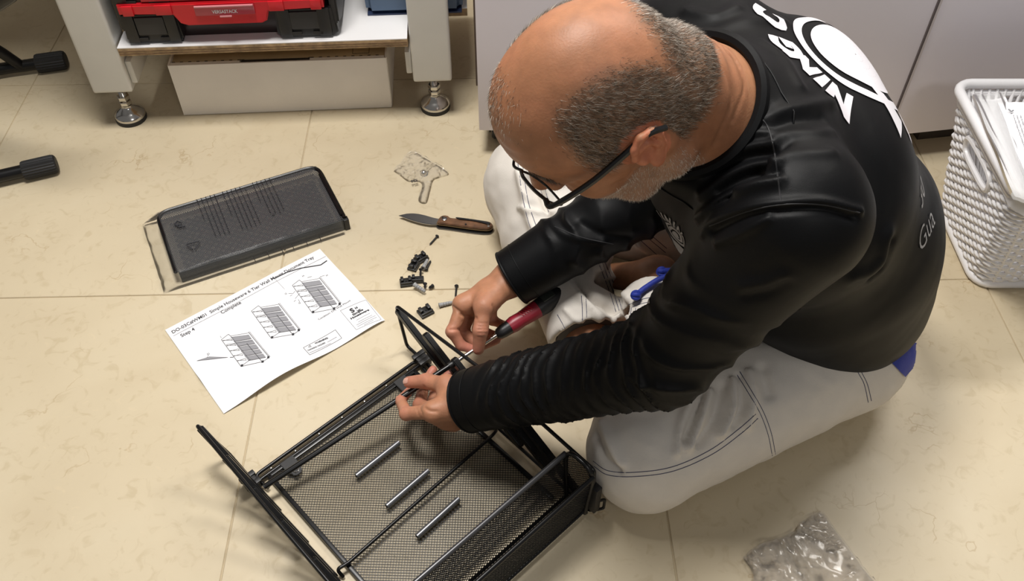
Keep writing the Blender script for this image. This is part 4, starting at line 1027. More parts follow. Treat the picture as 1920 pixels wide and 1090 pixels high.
def body_post(p, D):
    q = (p-HC) @ HR; m = (np.abs(D) < .02) & (np.linalg.norm(q, axis=1) < .15)
    if m.any():
        f, l, u = q[m].T
        fh = np.clip((f-.055)/.03, 0, 1)*np.clip((.085-u)/.02, 0, 1)*np.clip((u-.018)/.01, 0, 1)
        D[m] += .0006*fh*np.sin(u*520+1.2*np.sin(l*60))
        nk = np.clip((-.075-f)/.03, 0, 1)*np.clip((-.0-u)/.03, 0, 1); D[m] += .0009*nk*np.sin((u*.8+f*.6)*330)
    return D
B.post = body_post
bv, bf = sdf_mesh(B, (-.21, .52, -.02), (.68, 1.32, .78), .0022)
bv = relax(bv, bf, 1, .4); bv[:, 2] = np.maximum(bv[:, 2], .003)
bv = sculpt(bv, bf, [
    ([(846, 572), (858, 582), (872, 592)], -.0022, .0022), ([(865, 590), (878, 594), (893, 597)], -.0025, .0024), ([(862, 596), (866, 604)], -.0015, .002),
    ([(843, 619), (856, 618), (872, 619)], -.0022, .0020), ([(924, 572), (927, 580), (925, 590)], -.0020, .0020),
    ([(897, 606), (915, 607)], -.0010, .0014), ([(895, 612), (917, 613)], -.0012, .0014), ([(895, 618), (918, 618)], -.0012, .0014), ([(896, 625), (917, 625)], -.0011, .0014), ([(896, 632), (916, 633)], -.0008, .0014),
    ([(797, 766), (806, 771), (818, 772)], -.0018, .0022), ([(758, 764), (768, 766), (776, 766)], -.0010, .0014), ([(786, 762), (792, 778)], -.0009, .0016), ([(781, 762), (785, 780)], -.0008, .0016),
    ([(795, 725), (800, 738), (796, 748)], -.0014, .0022), ([(1340, 90), (1372, 180), (1340, 270)], -.0016, .003), ([(1352, 80), (1396, 150), (1374, 225)], -.0010, .003),
    ([(1150, 348), (1175, 335), (1188, 318)], -.0012, .003), ([(1080, 338), (1092, 345), (1098, 352)], -.001, .002)])
bn = vnormals(bv, bf)
# skin colour
def sst(x, a, b): t = np.clip((x-a)/(b-a), 0, 1); return t*t*(3-2*t)
base = np.array([.430, .200, .104]); col = np.tile(base, (len(bv), 1))
def blend(m, c): 
    global col
    col = col*(1-m[:, None])+np.array(c)*m[:, None]
hq = (bv-HC) @ HR; hf, hl, hu = hq.T; inh = (np.linalg.norm(hq, axis=1) < .155)
blend(inh*.8, (.355, .155, .078)); blend(inh*.35*sst(wob(bv, 14, 3), -.3, .8), (.46, .19, .105))
hairm = np.maximum(sst(np.abs(hl), .038, .058)*sst(-hf+.5*np.minimum(0, np.abs(hl)-.07), -.054, -.030)*sst(-hf, -.066, -.046), sst(-hf-.25*np.minimum(0, hu-.05), .066, .092)*sst(-hu, -.090, -.055))
hairm *= sst(hu, -.070, -.045)*np.where(hf > -.03, sst(hu, -.012, .004)*1.0, 1.)*inh
near_ear = (np.linalg.norm((hq-[-.006, 0, -.005])*[1, 0, .8], axis=1) < .027) & (np.abs(hl) > .0715); hairm = hairm*(1-near_ear)*(np.abs(hl) < .0815)
blend(hairm*.72, (.16, .105, .066))
beardm = inh*sst(-hu, .040, .066)*sst(hf, -.034, -.008)*(1-.8*(np.abs(hl) < .022)*(hu > -.095)*(hu < -.068)); blend(beardm*.5, (.36, .25, .19))
blend(inh*.7*np.exp(-((np.linalg.norm((hq-[.110, 0, -.079])*[1, .8, 2.2], axis=1)/.018)**2)), (.42, .14, .11))
blend(near_ear*.55, (.62, .20, .11)); blend(inh*.4*np.exp(-(((hf-.116)/.012)**2+(hl/.014)**2+((hu+.045)/.014)**2)), (.58, .22, .15))
for s in (1, -1): blend(inh*.85*np.exp(-((np.linalg.norm((hq-[.090, s*.032, -.018])*[.6, .6, 3.5], axis=1)/.009)**2)), (.10, .05, .035))
for hd_, tip in ((LH_f, 1), (RH_f, 1), ([LH_th], 1), ([RH_th], 1)):
    for fg in hd_:
        for a, w, c in ((fg[3], .017, (.60, .205, .165)), (fg[2], .014, (.57, .205, .155)), (fg[1], .014, (.55, .21, .15))):
            blend(.72*np.exp(-(np.linalg.norm(bv-a, axis=1)/w)**2), c)
inhand = (np.minimum(np.linalg.norm(bv-LH_f[0][0], axis=1), np.linalg.norm(bv-RH_f[0][0], axis=1)) < .12)
blend(inhand*.30*sst(wob(bv, 60, 8), 0, .8), (.46, .20, .125)); blend(inhand*.2, (.52, .24, .16))
body = quad_obj('body', bv-PO, bf, M_skin, PSN, col)
body_bvh = mk_bvh(bv, bf)
# nails
def nail(tip, prev, upd, L=.011, Wd=.0085, name='thumb_nail'):
    d = tip-prev; d /= np.linalg.norm(d); upd = np.array(upd, float); upd -= d*(upd@d); upd /= np.linalg.norm(upd); sd_ = np.cross(d, upd); vs = []; fs = []; n = 8; c = tip+d*.001
    for j in range(n+1):
        for i in range(n+1):
            x = (i/n-.5)*2; y = (j/n-.5)*2; a = x*math.sqrt(1-.45*y*y) ; p = c+sd_*a*Wd/2+d*y*L/2+upd*.03
            h = body_bvh.ray_cast(V(p), V(-upd)); q = np.array(h[0]) if h[0] is not None else c+upd*.009
            vs.append(q+upd*(.0005+.0003*(y > .7))-PO)
    for j in range(n):
        for i in range(n): k = j*(n+1)+i; fs.append((k, k+1, k+n+2, k+n+1))
    return obj_data(name, vs, fs, mat('pink_nail', (.66, .36, .28), .28), body, 60)
vc = CAMP-LH_th[3]; nail(LH_th[3], LH_th[2], vc/np.linalg.norm(vc)+np.array([.1, .25, 0]))
nail(RH_f[2][3], RH_f[2][2], (.2, .2, -.9), .009, .008, 'finger_nail')

# ---- hair, beard, eyebrows: short single hairs
def hairs(name, mask, count, L, seed, comb, cols, rad=.00028, tilt=.75):
    r = np.random.default_rng(seed); w = mask[bf].mean(1)*np.linalg.norm(np.cross(bv[bf[:, 2]]-bv[bf[:, 0]], bv[bf[:, 3]]-bv[bf[:, 1]]), axis=1); w = w/w.sum()
    fi = r.choice(len(bf), count, p=w); a, b = r.random((2, count, 1)); q = bv[bf[fi]]
    p = (1-a)*(1-b)*q[:, 0]+a*(1-b)*q[:, 1]+a*b*q[:, 2]+(1-a)*b*q[:, 3]; n = bn[bf[fi, 0]]
    d = comb(p)+.35*r.normal(size=(count, 3)); d -= n*np.sum(d*n, 1, keepdims=True); d /= np.linalg.norm(d, axis=1, keepdims=True)+1e-9
    d = d*tilt+n*(1-tilt)*(.6+.8*r.random((count, 1))); d /= np.linalg.norm(d, axis=1, keepdims=True); s = np.cross(d, n); s /= np.linalg.norm(s, axis=1, keepdims=True)+1e-9; t = np.cross(s, d)
    ln = L*(.5+.8*r.random((count, 1))); vs = np.stack([p+s*rad-n*.0004, p-s*rad*.5+t*rad*.8-n*.0004, p-s*rad*.5-t*rad*.8-n*.0004, p+d*ln], 1).reshape(-1, 3)
    k = np.arange(count)[:, None]*4; fs = np.concatenate([k+[0, 1, 3], k+[1, 2, 3], k+[2, 0, 3]], 0)
    ci = r.choice(len(cols), count, p=[c[1] for c in cols]); cc = np.repeat(np.array([c[0] for c in cols])[ci]*(.8+.4*r.random((count, 1))), 4, 0)
    me = bpy.data.meshes.new(name); me.from_pydata((vs-PO).tolist(), [], fs.tolist()); me.update()
    at = me.color_attributes.new('Col', 'FLOAT_COLOR', 'POINT'); at.data.foreach_set('color', np.c_[cc, np.ones(len(cc))].astype(np.float32).ravel())
    o = link_mesh(name, me, M_hair, body); o['kind'] = 'stuff'; return o
fwd, lef, upv = HR.T
def comb_side(p): 
    q = (p-HC) @ HR; return -upv*1.0-fwd*.75+0*p
hairs('hair', hairm*(.2+.8*hairm), 17000, .0078, 5, comb_side, [((.060, .042, .030), .36), ((.14, .105, .075), .30), ((.42, .37, .31), .25), ((.68, .63, .56), .09)], .00020)
tuft = inh*sst(hf, .035, .055)*np.exp(-((hl+.016)/.030)**2)*np.exp(-((hu-.090)/.016)**2); hairs('forelock', tuft, 420, .006, 6, lambda p: fwd*.6-upv*.4+lef*.5+0*p, [((.10, .07, .05), .5), ((.55, .50, .42), .5)], .00024)
hairs('beard', beardm, 9000, .0038, 7, lambda p: -upv+.4*fwd+0*p, [((.62, .56, .50), .55), ((.35, .26, .20), .45)], .0002, .6)
brow = inh*sst(np.abs(hl), .010, .016)*sst(-np.abs(hl), -.054, -.046)*np.exp(-((hu-.010)/.006)**2)*sst(hf, .06, .075); hairs('eyebrows', brow, 900, .009, 8, lambda p: np.sign(((p-HC) @ HR)[:, 1:2])*lef+.2*upv+0*p, [((.10, .07, .05), .7), ((.4, .35, .3), .3)], .00022)

# ---- glasses
gl = empty('eyeglasses', H(.112, 0, -.010), 0, 'black half rim glasses worn by the man looking down', 'glasses'); go = H(.112, 0, -.010)
M_frame = mat('black_acetate', (.010, .010, .011), .22)
for s in (1, -1):
    def G(l, u): return H(.112-.9*abs(l)**2*3.2-.10*(u+.01)*-1*.6, s*l, u)
    rim = [G(.010, .006), G(.022, .0105), (G(.042, .0105)), G(.058, .0075), G(.060, -.006), G(.054, -.024), G(.038, -.031), G(.020, -.027), G(.011, -.012)]
    loop = smooth_path(rim+[rim[0]], 6)[:-1]
    bm = bmesh.new(); tube(bm, [p-go for p in loop], .0013, 6, closed=True); obj('rim', bm, M_frame, gl)
    bm = bmesh.new(); tube(bm, [p-go for p in smooth_path(rim[:4], 6)], .0019, 6); obj('brow_bar', bm, M_frame, gl)
    c = np.mean(loop, 0); lv = [c-go]+[p-go for p in loop]; obj_data('lens', lv, [(0, 1+i, 1+(i+1) % len(loop)) for i in range(len(loop))], M_lens, gl, 180)
    hinge = H(.100, s*.069, .008); tp = smooth_path([G(.058, .0075), hinge, H(.055, s*.080, .0125), H(.012, s*.0845, .0185), H(-.012, s*.0850, .0205), H(-.024, s*.0845, .017), H(-.034, s*.083, .006)], 6)
    bm = bmesh.new(); tube(bm, [p-go for p in tp], .0021, 8, rs=[.0030 if i < 8 else .0034 if i < len(tp)*.6 else .0030 for i in range(len(tp))]); tm = obj('temple', bm, M_frame, gl)
    bm = bmesh.new(); tube(bm, [tp[5]-go, tp[7]-go], .0028, 8); obj('hinge', bm, M_steel, tm)
    bm = bmesh.new(); tube(bm, [p-go for p in smooth_path([H(.1085, s*.012, -.010), H(.104, s*.013, -.013), H(.106, s*.0135, -.020)], 4)], .0018, 6); obj('nose_pad', bm, mat('clear_silicone', (.5, .5, .5), .3), gl)
bm = bmesh.new(); tube(bm, [p-go for p in smooth_path([H(.112, .010, .004), H(.117, 0, .006), H(.112, -.010, .004)], 5)], .0016, 6); obj('bridge', bm, M_frame, gl)

# ---- trousers
Tr = Field()
Tr.ell((.485, .93, .100), (.130, .180, .100), k=.02)
Tr.cap(HIPL, KL_, .090, .078, .04); Tr.cap(HIPR, KR_, .095, .086, .04)
Tr.cap(KL_, AL_, .076, .062, .02); Tr.cap(KR_, AR_, .082, .060, .022)
Tr.ell(KR_+[.0, .0, -.03], (.085, .09, .095), k=.03)
Tr.cap(KR_+[.01, -.09, -.05], AR_+[-.0, .06, -.01], .070, .058, .03)
dL = (AL_-KL_)/np.linalg.norm(AL_-KL_); dR = (AR_-KR_)/np.linalg.norm(AR_-KR_)
Tr.cut(AL_+dL*.012, dL, .11); Tr.cap(AL_-dL*.05, AL_+dL*.06, .050, .052, .006, True)
Tr.cut(AR_+dR*.006, dR, .10); Tr.cap(AR_-dR*.05, AR_+dR*.05, .047, .050, .006, True)
def tr_post(p, D):
    m = np.abs(D) < .03
    q = p[m]; D[m] += .0022*wob(q, 9, 21)+.0012*wob(q, 22, 22)
    return D
Tr.post = tr_post
tv, tf = sdf_mesh(Tr, (-.16, .45, -.09), (.74, 1.36, .30), .0042)
lowz = tv[:, 2] < .004; tv[:, 2] = np.where(lowz, .004+.0*tv[:, 2], tv[:, 2])
tv = relax(tv, tf, 2, .5)
tv = sculpt(tv, tf, [
    ([(1300, 745), (1275, 800), (1268, 850)], .004, .0055), ([(1330, 738), (1312, 790), (1290, 840)], .006, .006), ([(1352, 725), (1340, 785), (1310, 830)], -.004, .007), ([(1375, 715), (1372, 770), (1350, 815)], .005, .0055), ([(1405, 700), (1412, 750), (1400, 800)], .004, .006), ([(1385, 705), (1390, 760), (1375, 800)], -.003, .004), ([(1318, 742), (1298, 790), (1282, 825)], -.003, .004),
    ([(1430, 690), (1442, 740)], -.003, .008), ([(1130, 795), (1150, 840), (1165, 870)], .004, .007), ([(1118, 820), (1132, 860), (1160, 880)], -.003, .006), ([(1540, 650), (1590, 670)], .003, .007), ([(1565, 648), (1610, 668)], -.003, .006),
    ([(980, 330), (1000, 420), (1040, 480)], .006, .010), ([(1000, 340), (1030, 400), (1060, 440)], -.005, .009), ([(1060, 500), (1110, 560), (1160, 590)], -.006, .007), ([(1065, 520), (1120, 590), (1150, 610)], .004, .008), ([(1110, 470), (1150, 490), (1190, 500)], .005, .008), ([(1130, 520), (1160, 515), (1190, 525)], .003, .005), ([(1100, 480), (1140, 520), (1180, 560)], .003, .007), ([(972, 320), (985, 360), (1000, 380)], .003, .005), ([(990, 300), (1020, 340), (1030, 380)], .003, .005), ([(1010, 330), (1015, 370), (1030, 410)], -.003, .004), ([(975, 390), (1000, 400), (1030, 395)], .003, .005), ([(1180, 440), (1210, 470), (1250, 480)], .003, .005), ([(1140, 610), (1165, 590), (1185, 600)], .003, .004), ([(1060, 580), (1080, 600), (1110, 600)], .002, .004)], 2.3)
trousers = quad_obj('trousers', tv-PO, tf, M_pants, PSN)
tb = mk_bvh(tv-0, tf)
stitch_px = [
    [(1380, 700), (1402, 735), (1425, 775), (1440, 815), (1448, 855)], [(1387, 697), (1409, 733), (1431, 772), (1446, 812), (1454, 852)],
    [(1112, 865), (1140, 883), (1190, 886), (1260, 876), (1330, 845), (1385, 805), (1417, 777)], [(1114, 875), (1140, 891), (1190, 894), (1262, 884), (1334, 853), (1390, 813), (1421, 785)],
    [(1620, 672), (1606, 690), (1620, 720), (1628, 755)], [(1625, 674), (1613, 690), (1626, 720), (1634, 752)],
    [(1108, 458), (1125, 500), (1142, 545), (1155, 585)], [(1113, 456), (1131, 498), (1148, 543), (1161, 583)], [(1118, 454), (1136, 496), (1154, 541), (1166, 580)],
    [(1090, 552), (1092, 590), (1090, 636)], [(1098, 552), (1100, 590), (1098, 634)],
    [(1052, 640), (1075, 624), (1110, 618), (1145, 617)], [(1050, 632), (1075, 616), (1110, 609), (1145, 608)], [(1056, 648), (1078, 632), (1112, 626), (1146, 625)],
    [(1165, 420), (1200, 450), (1245, 490)], [(1172, 412), (1207, 440), (1248, 474)], [(1178, 408), (1212, 434), (1250, 466)],
    [(970, 300), (982, 380), (1000, 440), (1030, 480)], [(978, 296), (990, 376), (1008, 432)], [(990, 318), (1003, 312), (1016, 305)], [(1012, 350), (1022, 380), (1030, 400)], [(1020, 346), (1028, 378)],
    [(1178, 572), (1210, 560), (1250, 556), (1280, 560)], [(1176, 580), (1210, 568), (1250, 564), (1280, 568)], [(1184, 578), (1182, 600), (1190, 620)], [(1192, 578), (1190, 600), (1198, 618)],
    [(1045, 590), (1060, 620), (1055, 640)]]
for o_ in [lines_obj('stitching', tb, stitch_px, .00055, M_thread, None)]:
    o_.parent = trousers; o_.location = V(-PO)
# lining seen inside the right hem
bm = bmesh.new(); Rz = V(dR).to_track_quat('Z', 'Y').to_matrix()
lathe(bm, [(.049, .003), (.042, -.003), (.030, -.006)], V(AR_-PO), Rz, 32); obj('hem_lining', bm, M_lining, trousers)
# draw cord
bm = bmesh.new()
for ps in ([J(1300, 512, .205), J(1272, 508, .200), J(1250, 508, .190), J(1238, 512, .182)], [J(1300, 520, .205), J(1270, 514, .200), J(1240, 522, .188), J(1210, 540, .176), J(1194, 553, .170)]):
    tube(bm, [p-PO for p in smooth_path(ps, 6)], .0042, 10)
cord = obj('draw_cord', bm, M_cord, trousers)
for c in (J(1240, 511, .184), J(1192, 555, .171)):
    bm = bmesh.new()
    for k in range(3):
        a = k*2.1; pts = [c-PO+np.array([.0048*math.cos(t), .0048*math.sin(t)*math.cos(a), .0048*math.sin(t)*math.sin(a)+.001*k]) for t in np.linspace(0, 2*math.pi, 16, False)]; tube(bm, pts, .0033, 8, closed=True)
    bmesh.ops.create_icosphere(bm, subdivisions=2, radius=.0056, matrix=Matrix.Translation(V(c-PO))); obj('cord_knot', bm, M_cord, trousers)
# blue waistband patch at the back
bm = bmesh.new(); grid = {}
q4 = [np.array(q, float) for q in ((1662, 672), (1700, 640), (1742, 650), (1694, 706))]
for j in range(37):
    for i in range(37):
        u, v = i/36, j/36; w = (1-u)*(1-v)*q4[0]+u*(1-v)*q4[1]+u*v*q4[2]+(1-u)*v*q4[3]; h = tb.ray_cast(V(CAMP), V(ray(*w)).normalized())
        if h[0] is not None: grid[i, j] = bm.verts.new(np.array(h[0])+np.array(h[1])*.003-PO)
for j in range(36):
    for i in range(36):
        ks = [(i, j), (i+1, j), (i+1, j+1), (i, j+1)]
        if all(k in grid for k in ks) and max((grid[ks[0]].co-grid[ks[2]].co).length, (grid[ks[1]].co-grid[ks[3]].co).length) < .03: bm.faces.new([grid[k] for k in ks])
obj('waistband', bm, M_cord, trousers)

# ---- shirt
Sh = Field()
Sh.ell((.472, .925, .185), (.140, .185, .125), k=.03)
Sh.ell((.422, .905, .275), (.168, .185, .155), k=.04)
Sh.ell((.340, .880, .405), (.160, .198, .145), k=.045)
Sh.ell((.360, .990, .450), (.098, .100, .090), k=.05)
Sh.cap(SLd*.8+NB*.2-[-.01, 0, .01], SRd*.8+NB*.2-[-.035, -.01, .005], .078, .088, k=.05)
Sh.cap(NB+[.05, .01, -.07], NB+[.0, 0, -.005], .105, .080, .04)
Sh.cap(SLd, EL, .078, .055, .03); Sh.cap(EL, WL_+(WL_-EL)*.02, .058, .0445, .022)
Sh.cap(SRd, ER, .078, .058, .03); Sh.cap(ER, WR_+(WR_-ER)*.02, .058, .0445, .022)
nax = H(-.045, 0, -.055)-NB; nax = nax/np.linalg.norm(nax)
Sh.cut(NB+nax*.010, nax, .120, .008); Sh.cap(NB-nax*.03, NB+nax*.15, .0715, .0725, .006, True)
for E_2, W_2 in ((EL, WL_), (ER, WR_)):
    d = (W_2-E_2)/np.linalg.norm(W_2-E_2); Sh.cut(W_2+d*.004, d, .085, .003); Sh.cap(W_2-d*.035, W_2+d*.04, .0345, .0355, .003, True)
def sleeve_fold(p, D, a, b, lam, amp, seed, s0, s1, rad):
    ax = b-a; L = np.linalg.norm(ax); ax = ax/L; h = (p-a) @ ax; rv = p-a-h[:, None]*ax; rr = np.linalg.norm(rv, axis=1)
    m = (h > -.02) & (h < L+.01) & (rr < rad) & (np.abs(D) < .03)
    if not m.any(): return D
    e1 = np.cross(ax, [0, 0, 1.]); e1 /= np.linalg.norm(e1); e2 = np.cross(ax, e1); ph = np.arctan2(rv[m] @ e2, rv[m] @ e1)
    w = wob(p[m], 7, seed); x = h[m]/lam+.40*np.sin(ph+seed)+.22*np.sin(2*ph+1.7*seed)+.55*w
    rd = (1-np.abs(np.sin(math.pi*x)))**1.5
    gate = sst(h[m], s0, s0+.03)*(1-sst(h[m], s1-.025, s1))*(.72+.38*np.sin(ph*1.0+seed*2.1+5*w))
    D[m] -= amp*gate*(rd-.25); return D
def sh_post(p, D):
    m = np.abs(D) < .03; q = p[m]; g = np.minimum(np.linalg.norm(q-WL_, axis=1), np.linalg.norm(q-WR_, axis=1)); D[m] += (.0028*wob(q, 4, 31)+.0004*wob(q, 15, 32))*sst(g, .045, .09)
    D = sleeve_fold(p, D, EL, WL_, .0190, .0062, 2, -.02, .27, .085)
    D = sleeve_fold(p, D, SLd, EL, .042, .0060, 5, .09, .30, .110)
    D = sleeve_fold(p, D, ER, WR_, .040, .0075, 3, .0, .20, .085)
    return D
Sh.post = sh_post
sv, sf = sdf_mesh(Sh, (-.14, .50, .03), (.74, 1.26, .70), .0031)
sv = relax(sv, sf, 1, .4)
# keep the shirt's hem: drop what lies under the hem plane
sh_folds = [
    ([(1318, 440), (1340, 415), (1400, 392), (1465, 382), (1540, 378), (1612, 396)], .0042, .0045), ([(1335, 432), (1400, 404), (1465, 394), (1540, 392), (1600, 406)], -.0045, .005),
    ([(1452, 270), (1410, 276), (1360, 295), (1318, 325)], .006, .0055), ([(1456, 305), (1410, 313), (1365, 333), (1316, 366)], .0065, .0055), ([(1460, 340), (1410, 350), (1360, 373), (1310, 408)], .0065, .0055), ([(1458, 322), (1400, 331), (1350, 358)], -.004, .005), ([(1452, 288), (1400, 294), (1350, 314)], -.004, .005), ([(1440, 248), (1400, 255), (1350, 285)], .005, .005),
    ([(1345, 455), (1400, 432), (1440, 408)], .004, .005), ([(1420, 218), (1392, 240), (1350, 268)], .004, .005),
    ([(1435, 228), (1470, 208), (1520, 198), (1560, 192)], .004, .008), ([(1440, 240), (1480, 228), (1540, 222)], -.003, .007), ([(1455, 255), (1500, 250), (1560, 248)], .003, .007), ([(1458, 292), (1510, 288), (1560, 285)], .0025, .007),
    ([(1665, 440), (1658, 480), (1630, 510), (1600, 520)], .005, .010), ([(1672, 455), (1660, 500), (1635, 525)], -.006, .008), ([(1395, 540), (1440, 530), (1465, 520)], .004, .009), ([(1400, 552), (1440, 545), (1470, 530)], -.003, .008),
    ([(1340, 60), (1400, 40), (1470, 40)], .003, .009), ([(1430, 80), (1470, 110), (1500, 160)], .003, .009), ([(1290, 20), (1340, 30), (1380, 15)], .004, .008),
    ([(1090, 420), (1130, 440), (1180, 445)], -.003, .006), ([(1020, 400), (1060, 440), (1130, 455)], .003, .006)]
sv = sculpt(sv, sf, sh_folds)
shirt = quad_obj('shirt', sv-PO, sf, M_shirt, PSN)
sb = mk_bvh(sv, sf)
# collar ribbing
e1 = np.cross(nax, [0, 1., 0]); e1 /= np.linalg.norm(e1); e2 = np.cross(nax, e1)
for rr, h, r, nm in ((.0770, .012, .0075, 'collar'), (.0905, -.010, .0012, 'collar_seam')):
    pts = []
    for k in range(56):
        a = 2*math.pi*k/56; dirn = e1*math.cos(a)+e2*math.sin(a)
        if nm == 'collar': pts.append(NB+nax*h+dirn*rr-PO)
        else:
            hit = sb.ray_cast(V(NB+nax*h+dirn*.20), V(-dirn)); 
            if hit[0] is not None and (np.array(hit[0])-NB) @ dirn < .13: pts.append(np.array(hit[0])+dirn*.0004-PO)
    bm = bmesh.new(); tube(bm, pts, r, 8, closed=True); obj(nm, bm, M_shirt, shirt)
o_ = lines_obj('seam', sb, [[(1412, 212), (1436, 232), (1450, 275), (1458, 330), (1464, 378)], [(1330, 424), (1400, 397), (1466, 384), (1540, 384), (1612, 399)], [(1040, 425), (1090, 445), (1150, 458)]], .0009, mat('shirt_seam_thread', (.015, .015, .017), .7), None); o_.parent = shirt; o_.location = V(-PO)
cs = []
for E_2, W_2, ro in ((EL, WL_, .0445), (ER, WR_, .0445)):
    d = (W_2-E_2)/np.linalg.norm(W_2-E_2); a1 = np.cross(d, [0, 0, 1.]); a1 /= np.linalg.norm(a1); a2 = np.cross(d, a1)
    for off, r in ((.002, .0026), (-.020, .0008)):
        pts = []
        for k in range(40):
            a = 2*math.pi*k/40; dirn = a1*math.cos(a)+a2*math.sin(a)
            if r > .002: pts.append(W_2+d*off+dirn*(ro-.0012)-PO)
            else:
                hit = sb.ray_cast(V(W_2+d*off+dirn*.12), V(-dirn)); pts.append((np.array(hit[0]) if hit[0] is not None else W_2+d*off+dirn*ro)-PO)
        bm = bmesh.new(); tube(bm, pts, r, 8, closed=True); obj('cuff_hem' if r > .002 else 'cuff_stitch', bm, M_shirt, shirt)

# ---- prints on the shirt
def print_on(name, items, org, nrm, up, m, dist=.35, lift=.0012):
    """items: (verts2d, faces) in a flat layout; laid on the shirt along -nrm"""
    nrm = np.array(nrm, float); nrm /= np.linalg.norm(nrm); up = np.array(up, float); up -= nrm*(up @ nrm); up /= np.linalg.norm(up); rt_ = np.cross(up, nrm)
    bm = bmesh.new()
    for v, f in items:
        vs = [bm.verts.new((x, y, 0)) for x, y in v]
        for q in f:
            try: bm.faces.new([vs[i] for i in q])
            except ValueError: pass
    bmesh.ops.triangulate(bm, faces=bm.faces)
    for _ in range(3):
        es = [e for e in bm.edges if e.calc_length() > .009]
        if es: bmesh.ops.subdivide_edges(bm, edges=es, cuts=1); bmesh.ops.triangulate(bm, faces=bm.faces)
    bad = []
    for v in bm.verts:
        o = np.array(org)+rt_*v.co.x+up*v.co.y; h = sb.ray_cast(V(o+nrm*dist), V(-nrm))
        if h[0] is None: bad.append(v); continue
        v.co = V(np.array(h[0])+np.array(h[1])*np.sign(np.array(h[1]) @ nrm)*lift-PO)
    bmesh.ops.delete(bm, geom=bad, context='VERTS')
    bmesh.ops.delete(bm, geom=[f for f in bm.faces if max(e.calc_length() for e in f.edges) > .019], context='FACES')
    return obj(name, bm, m, shirt, 60)
def arc_text(s, R, a0, da, size, bold=.04, cx=0, cy=0):
    out = []
    for k, ch in enumerate(s):
        if ch == ' ': continue
        v, f = text_mesh(ch, bold); v = v*size; v[:, 0] -= (v[:, 0].min()+v[:, 0].max())/2; a = a0+da*k; r = R+v[:, 1]*1.5
        an = a-v[:, 0]/R; out.append((np.stack([cx+r*np.cos(an), cy+r*np.sin(an)], 1), f))
    return out
def ring(R0, R1, a0=0, a1=2*math.pi, n=64, cx=0, cy=0, sx=1., sy=1.):
    v = []; f = []
    for i in range(n+1):
        a = a0+(a1-a0)*i/n
        for R in (R0, R1): v.append((cx+R*sx*math.cos(a), cy+R*sy*math.sin(a)))
    for i in range(n): f.append((2*i, 2*i+1, 2*i+3, 2*i+2))
    return np.array(v), f
def poly2(pts): return np.array(pts, float), [tuple(range(len(pts)))]
def txt(s, x, y, size, bold=.03, sp=1., slant=0.):
    v, f = text_mesh(s, bold, sp); v = v*size; v[:, 0] -= (v[:, 0].min()+v[:, 0].max())/2; v[:, 0] += slant*v[:, 1]; return v+np.array([x, y]), f
def hit(u, v):
    h = sb.ray_cast(V(CAMP), V(ray(u, v)).normalized()); 
    while h[0] is None: u -= 6; h = sb.ray_cast(V(CAMP), V(ray(u, v)).normalized())
    return np.array(h[0]), np.array(h[1])
bp0, bn0 = hit(1585, 165); vd = ray(1585, 165); vd = vd/np.linalg.norm(vd); bn0 = bn0*np.sign(-(bn0 @ vd)); back_n = bn0+.45*vd; back_up = np.array([-.75, -.1, .65]); BPR = bp0+np.array([.035, .085, -.015])
items = arc_text('NING C', .100, math.pi/2+.98, -.235, .040, .07)
items += [ring(.072, .084), ring(.001, .012, n=16), ring(.012, .024, n=24), ring(.024, .036, n=32), ring(.036, .048, n=40), ring(.048, .060, n=48)]
items += [poly2([(-.125, -.022), (-.092, -.040), (-.060, -.020), (-.055, .004), (-.090, -.010)]), poly2([(-.110, -.060), (-.080, -.072), (-.05, -.058), (-.078, -.050)])]
items += [poly2([(-.075, -.098), (-.045, -.090), (-.050, -.104), (-.030, -.100), (-.055, -.118)]), poly2([(-.030, -.108), (.0, -.102), (-.006, -.122)])]
print_on('back_print', items, BPR, back_n, back_up, M_print)
items = [txt('30', .02, .03, .038, .0, slant=.25), txt('Gua', -.005, -.010, .036, -.01, slant=.4)]
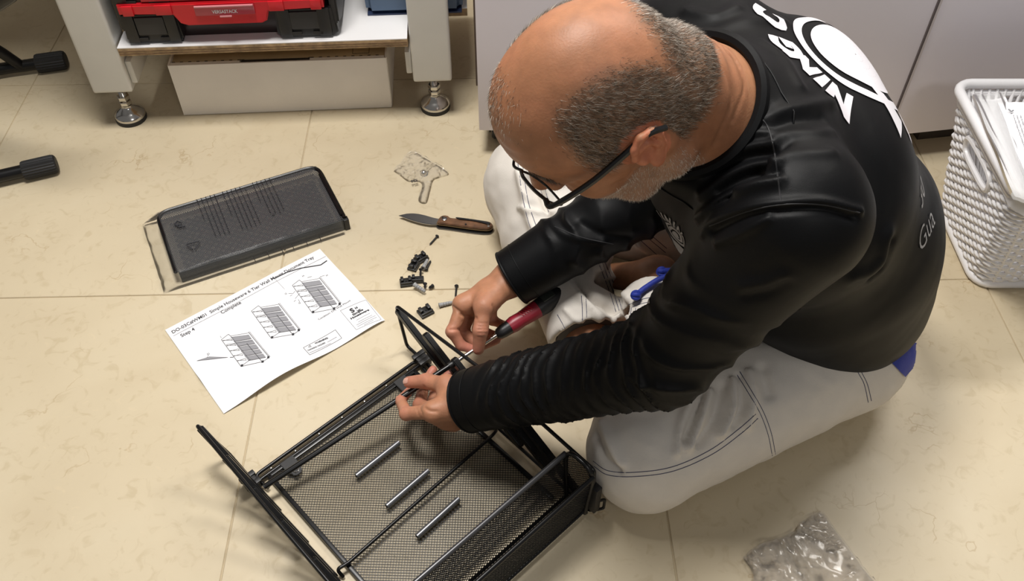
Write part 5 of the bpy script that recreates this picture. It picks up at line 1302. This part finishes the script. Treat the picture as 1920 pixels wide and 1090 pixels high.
hp0, hn0 = hit(1738, 430); vd = ray(1738, 430); vd = vd/np.linalg.norm(vd); hn0 = hn0*np.sign(-(hn0 @ vd)); print_on('hem_print', items, hp0, hn0, (-.15, 0, 1), M_gprint)
items = arc_text('AINING', .027, math.pi/2+.75, -.30, .011, .04)+[ring(.016, .0205), ring(.008, .013), ring(.0, .0055, n=20), poly2([(-.016, -.024), (.016, -.024), (.003, -.046), (-.003, -.046)]), poly2([(-.022, -.050), (.022, -.050), (.015, -.058), (-.015, -.058)])]
lg = cast(sb, 1268, 440)
if lg is not None: print_on('chest_print', items, lg, (-.55, -.75, .25), (.1, .1, 1), M_gprint, .2)

# ------------------------------------------------------------------ separate pieces become parts of their own
SPLIT = {'front_step', 'rib', 'notch', 'side_panels', 'lid_flap', 'lock_nut', 'castor_fork', 'panel_frame', 'end_rail', 'label_lip', 'shelf', 'laminate_top', 'draw_cord', 'front_lip'}
FLAT = {'printed_text', 'printed_shading', 'printed_warning', 'stitching', 'perforation', 'seam', 'lettering', 'back_print', 'hem_print', 'chest_print', 'printed_square'}
for o in list(S.objects):
    if o.type != 'MESH': continue
    nm = o.name.split('.')[0]
    if nm in FLAT: o['kind'] = 'stuff'
    if nm not in SPLIT: continue
    bm = bmesh.new(); bm.from_mesh(o.data); bm.verts.ensure_lookup_table(); seen = set(); isl = []
    for v in bm.verts:
        if v.index in seen: continue
        st_, comp = [v], set()
        while st_:
            q = st_.pop()
            if q.index in comp: continue
            comp.add(q.index); st_ += [e.other_vert(q) for e in q.link_edges]
        seen |= comp; isl.append(comp)
    bm.free()
    if len(isl) < 2: continue
    for k, comp in enumerate(isl[1:]+isl[:1]):
        b = bmesh.new(); b.from_mesh(o.data); b.verts.ensure_lookup_table(); bmesh.ops.delete(b, geom=[v for v in b.verts if v.index not in comp], context='VERTS')
        me = bpy.data.meshes.new(nm); b.to_mesh(me); b.free(); me.materials.append(o.data.materials[0]); me.set_sharp_from_angle(angle=R_(40))
        if k < len(isl)-1:
            c = bpy.data.objects.new(nm, me); COL.objects.link(c); c.parent = o.parent; c.location = o.location
        else: o.data = me
